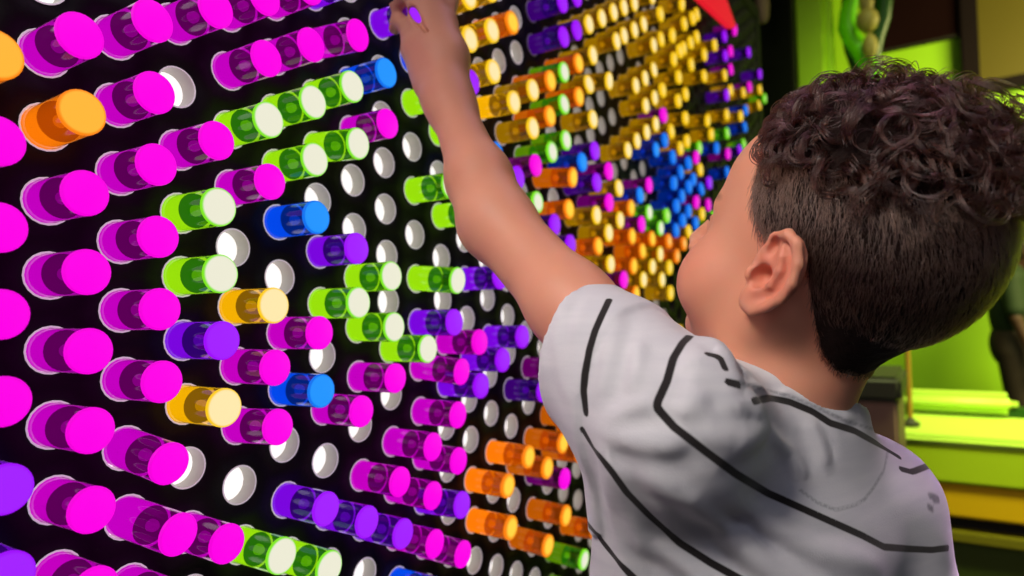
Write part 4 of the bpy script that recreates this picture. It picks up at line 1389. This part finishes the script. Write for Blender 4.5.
M_strand = bpy.data.materials.new('dark_brown_hair_strands'); M_strand.use_nodes = True
nt = M_strand.node_tree; nt.nodes.clear()
out = nt.nodes.new('ShaderNodeOutputMaterial')
hb = nt.nodes.new('ShaderNodeBsdfHairPrincipled')
try:
    hb.model = 'CHIANG'
except Exception:
    pass
hb.parametrization = 'COLOR'
hb.inputs['Color'].default_value = lin(46, 24, 18)
hb.inputs['Roughness'].default_value = 0.27
hb.inputs['Radial Roughness'].default_value = 0.45
for k_, v_ in (('Random Color', 0.3), ('Random Roughness', 0.2)):
    if k_ in hb.inputs:
        hb.inputs[k_].default_value = v_
nt.links.new(hb.outputs[0], out.inputs[0])

M_short = M_strand.copy(); M_short.name = 'brown_short_hair_strands'
M_short.node_tree.nodes[hb.name].inputs['Color'].default_value = lin(78, 52, 41)

def hair_object(name, pts, rad, parent, mat=None):
    """pts (n, k, 3), rad (n, k)"""
    n, k = pts.shape[:2]
    hc = bpy.data.hair_curves.new(name)
    hc.add_curves([k] * n)
    hc.attributes['position'].data.foreach_set('vector', (pts - org).astype(np.float32).ravel())
    at = hc.attributes.get('radius') or hc.attributes.new('radius', 'FLOAT', 'POINT')
    at.data.foreach_set('value', rad.astype(np.float32).ravel())
    hc.materials.append(mat or M_strand)
    o = bpy.data.objects.new(name, hc)
    COL.objects.link(o)
    o.parent = parent
    return o

def grad(fn, P, h=0.0015):
    P = P.astype(np.float32)
    g = np.stack([fn(P + v3([h if i == j else 0 for j in range(3)])) - fn(P - v3([h if i == j else 0 for j in range(3)])) for i in range(3)], 1)
    return g / np.maximum(np.linalg.norm(g, axis=1, keepdims=True), 1e-9)

HVf = HV.astype(np.float32)
hq = to_local(HVf)
outer_ = (hair_edge(hq) < -0.001) & (skull(HVf) > -0.0005)
pool = np.where(outer_)[0]
wdir = lambda l: HR @ np.asarray(l, float)

def put_on_skull(P, lift):
    P = P.astype(np.float32)
    for _ in range(2):
        P = P - grad(skull, P) * (skull(P) - lift)[:, None]
    return P

# short hair on sides, back and nape
side = pool[topness(hq[pool]) < 0.75]
NS = 15000
pick = rng.choice(side, NS)
root = put_on_skull(HVf[pick] + rng.normal(scale=0.001, size=(NS, 3)), np.full(NS, 0.0004))
q = to_local(root)
keepm = hair_edge(q) < 0.0006
root, q = root[keepm], q[keepm]; NS = len(root)
nrm = grad(skull, root)
flow_l = np.stack([-0.25 - 0.5 * np.clip(q[:, 2] / 0.08, 0, 1) + 0.25 * vnoise(q, 60, 31), 0.30 * vnoise(q, 70, 32), -1.0 + 0 * q[:, 0]], 1)
flow = flow_l @ HR.T
flow -= nrm * (flow * nrm).sum(1, keepdims=True)
flow /= np.linalg.norm(flow, axis=1, keepdims=True)
flow += 0.22 * rng.normal(size=(NS, 3)); flow -= nrm * (flow * nrm).sum(1, keepdims=True)
flow /= np.linalg.norm(flow, axis=1, keepdims=True)
Ls = (0.0065 + 0.010 * np.clip((q[:, 2] + 0.06) / 0.11, 0, 1)) * rng.uniform(0.7, 1.25, NS)
Ls *= np.clip(-hair_edge(q) / 0.006, 0.35, 1)
K = 5
tt = np.linspace(0, 1, K)
pts = root[:, None] + flow[:, None] * (Ls[:, None] * tt)[:, :, None] + nrm[:, None] * (Ls[:, None] * (0.42 * tt - 0.26 * tt ** 2))[:, :, None]
rad = np.tile(0.00019 * (1 - 0.75 * tt), (NS, 1))
hair_object('short_hair', pts, rad, hair, M_short)

# curls on top
topv = pool[topness(hq[pool]) > 0.35]
NC, PER, K = 440, 12, 24
frontv = pool[(hq[pool][:, 0] > 0.012) & (hq[pool][:, 2] > 0.046) & (hair_edge(hq[pool]) > -0.016)]
cr = np.concatenate([rng.choice(topv, NC - 100), rng.choice(frontv, 100)])
croot = put_on_skull(HVf[cr], np.full(NC, 0.002))
cn = grad(skull, croot)
cq = to_local(croot)
ang = rng.uniform(-1.1, 1.1, NC)
comb_l = np.stack([-np.cos(ang), np.sin(ang), 0 * ang], 1)
frontal = np.clip((cq[:, 0] - 0.02) / 0.03, 0, 1)
comb_l[:, 0] = comb_l[:, 0] * (1 - 0.3 * frontal)
comb = comb_l @ HR.T
comb -= cn * (comb * cn).sum(1, keepdims=True)
comb /= np.linalg.norm(comb, axis=1, keepdims=True)
side_ = np.cross(cn, comb)
tt = np.linspace(0, 1, K)
rim = np.clip((0.085 - cq[:, 2]) / 0.035, 0, 1)
backness = np.clip((-cq[:, 0] - 0.045) / 0.04, 0, 1)
Lc = rng.uniform(0.030, 0.052, NC) * (1 + 0.25 * backness)
hr_ = rng.uniform(0.0045, 0.0105, NC) * (1 - 0.35 * frontal)
turns = rng.uniform(0.7, 1.5, NC)
ph = rng.uniform(0, 6.28, NC)
hand_ = rng.choice([-1, 1], NC)
lift = rng.uniform(0.003, 0.011, NC) * (1 - 0.6 * frontal) * (1 - 0.35 * rim) + 0.008 * backness * rng.uniform(0, 1, NC)
P_, R_ = [], []
for i in range(NC):
    n_in = PER if rng.uniform() < 0.9 else 4
    off = rng.normal(scale=0.0021, size=(n_in, 2))
    for j in range(n_in):
        a = hand_[i] * 2 * math.pi * turns[i] * tt * rng.uniform(0.93, 1.07) + ph[i] + rng.normal(scale=0.10)
        hrad = hr_[i] * (0.35 + 0.65 * np.minimum(tt * 3, 1)) * rng.uniform(0.75, 1.2)
        lf = lift[i] * np.sin(np.pi * np.minimum(tt * 0.62 + 0.02, 1)) * rng.uniform(0.85, 1.15)
        fwdd = Lc[i] * 0.62 * tt * rng.uniform(0.9, 1.1)
        o1 = off[j][0] * (1 - 0.75 * tt); o2 = off[j][1] * (1 - 0.75 * tt)
        p = (croot[i] + cn[i] * (lf + hrad * np.sin(a) * 0.8 + 0.001)[:, None]
             + comb[i] * (fwdd + o1)[:, None]
             + side_[i] * (hrad * np.cos(a) - hrad[0] * math.cos(a[0]) + o2)[:, None])
        P_.append(p); R_.append(0.00032 * (1 - 0.6 * tt))
P_ = np.array(P_); R_ = np.array(R_)
flat = P_.reshape(-1, 3).astype(np.float32)
for _ in range(2):                       # keep every strand outside the scalp
    s_ = skull(flat)
    flat = flat + grad(skull, flat) * np.maximum(0.0012 - s_, 0)[:, None]
P_ = flat.reshape(P_.shape)
hair_object('curls', P_, R_, hair)

# loose curls that stand off the crown and the back of the head
NF = 120
cand = topv[(hq[topv][:, 0] < -0.035)]
fr_ = rng.choice(cand, NF)
fr2 = rng.choice(topv[hq[topv][:, 0] < 0.035], 70)
fr_ = np.concatenate([fr_, fr2]); NF = len(fr_)
fp = put_on_skull(HVf[fr_], np.full(NF, 0.003)); fnm = grad(skull, fp)
P_, R_ = [], []
K = 26; tt = np.linspace(0, 1, K)
for i in range(NF):
    big = i < 120
    a1 = np.cross(fnm[i], rng.normal(size=3)); a1 /= np.linalg.norm(a1)
    back = wdir((-1, 0.1, 0.25)); d0 = fnm[i] * 0.7 + (back * 0.8 if big else 0) + a1 * 0.5; d0 /= np.linalg.norm(d0)
    b1 = np.cross(d0, a1); b1 /= np.linalg.norm(b1)
    r0 = rng.uniform(0.005, 0.011); Lf = rng.uniform(0.022, 0.044) if big else rng.uniform(0.014, 0.022)
    tr = rng.uniform(0.8, 1.6); p0 = rng.uniform(0, 6.28)
    for j in range(5 if big else 2):
        a = p0 + 2 * math.pi * tr * tt + rng.normal(scale=0.15)
        rr = r0 * (0.2 + 0.8 * np.minimum(2 * tt, 1)) * rng.uniform(0.85, 1.15)
        p = fp[i] + d0 * (Lf * np.sin(tt * 1.35) * 0.9)[:, None] + a1 * (rr * np.cos(a) - rr[0] * math.cos(a[0]))[:, None] + b1 * (rr * np.sin(a) - rr[0] * math.sin(a[0]))[:, None]
        p = p + rng.normal(scale=0.0006, size=3)
        p[:, 2] -= 0.010 * tt ** 2
        P_.append(p); R_.append(0.00030 * (1 - 0.5 * tt))
hair_object('loose_curls', np.array(P_), np.array(R_), hair)
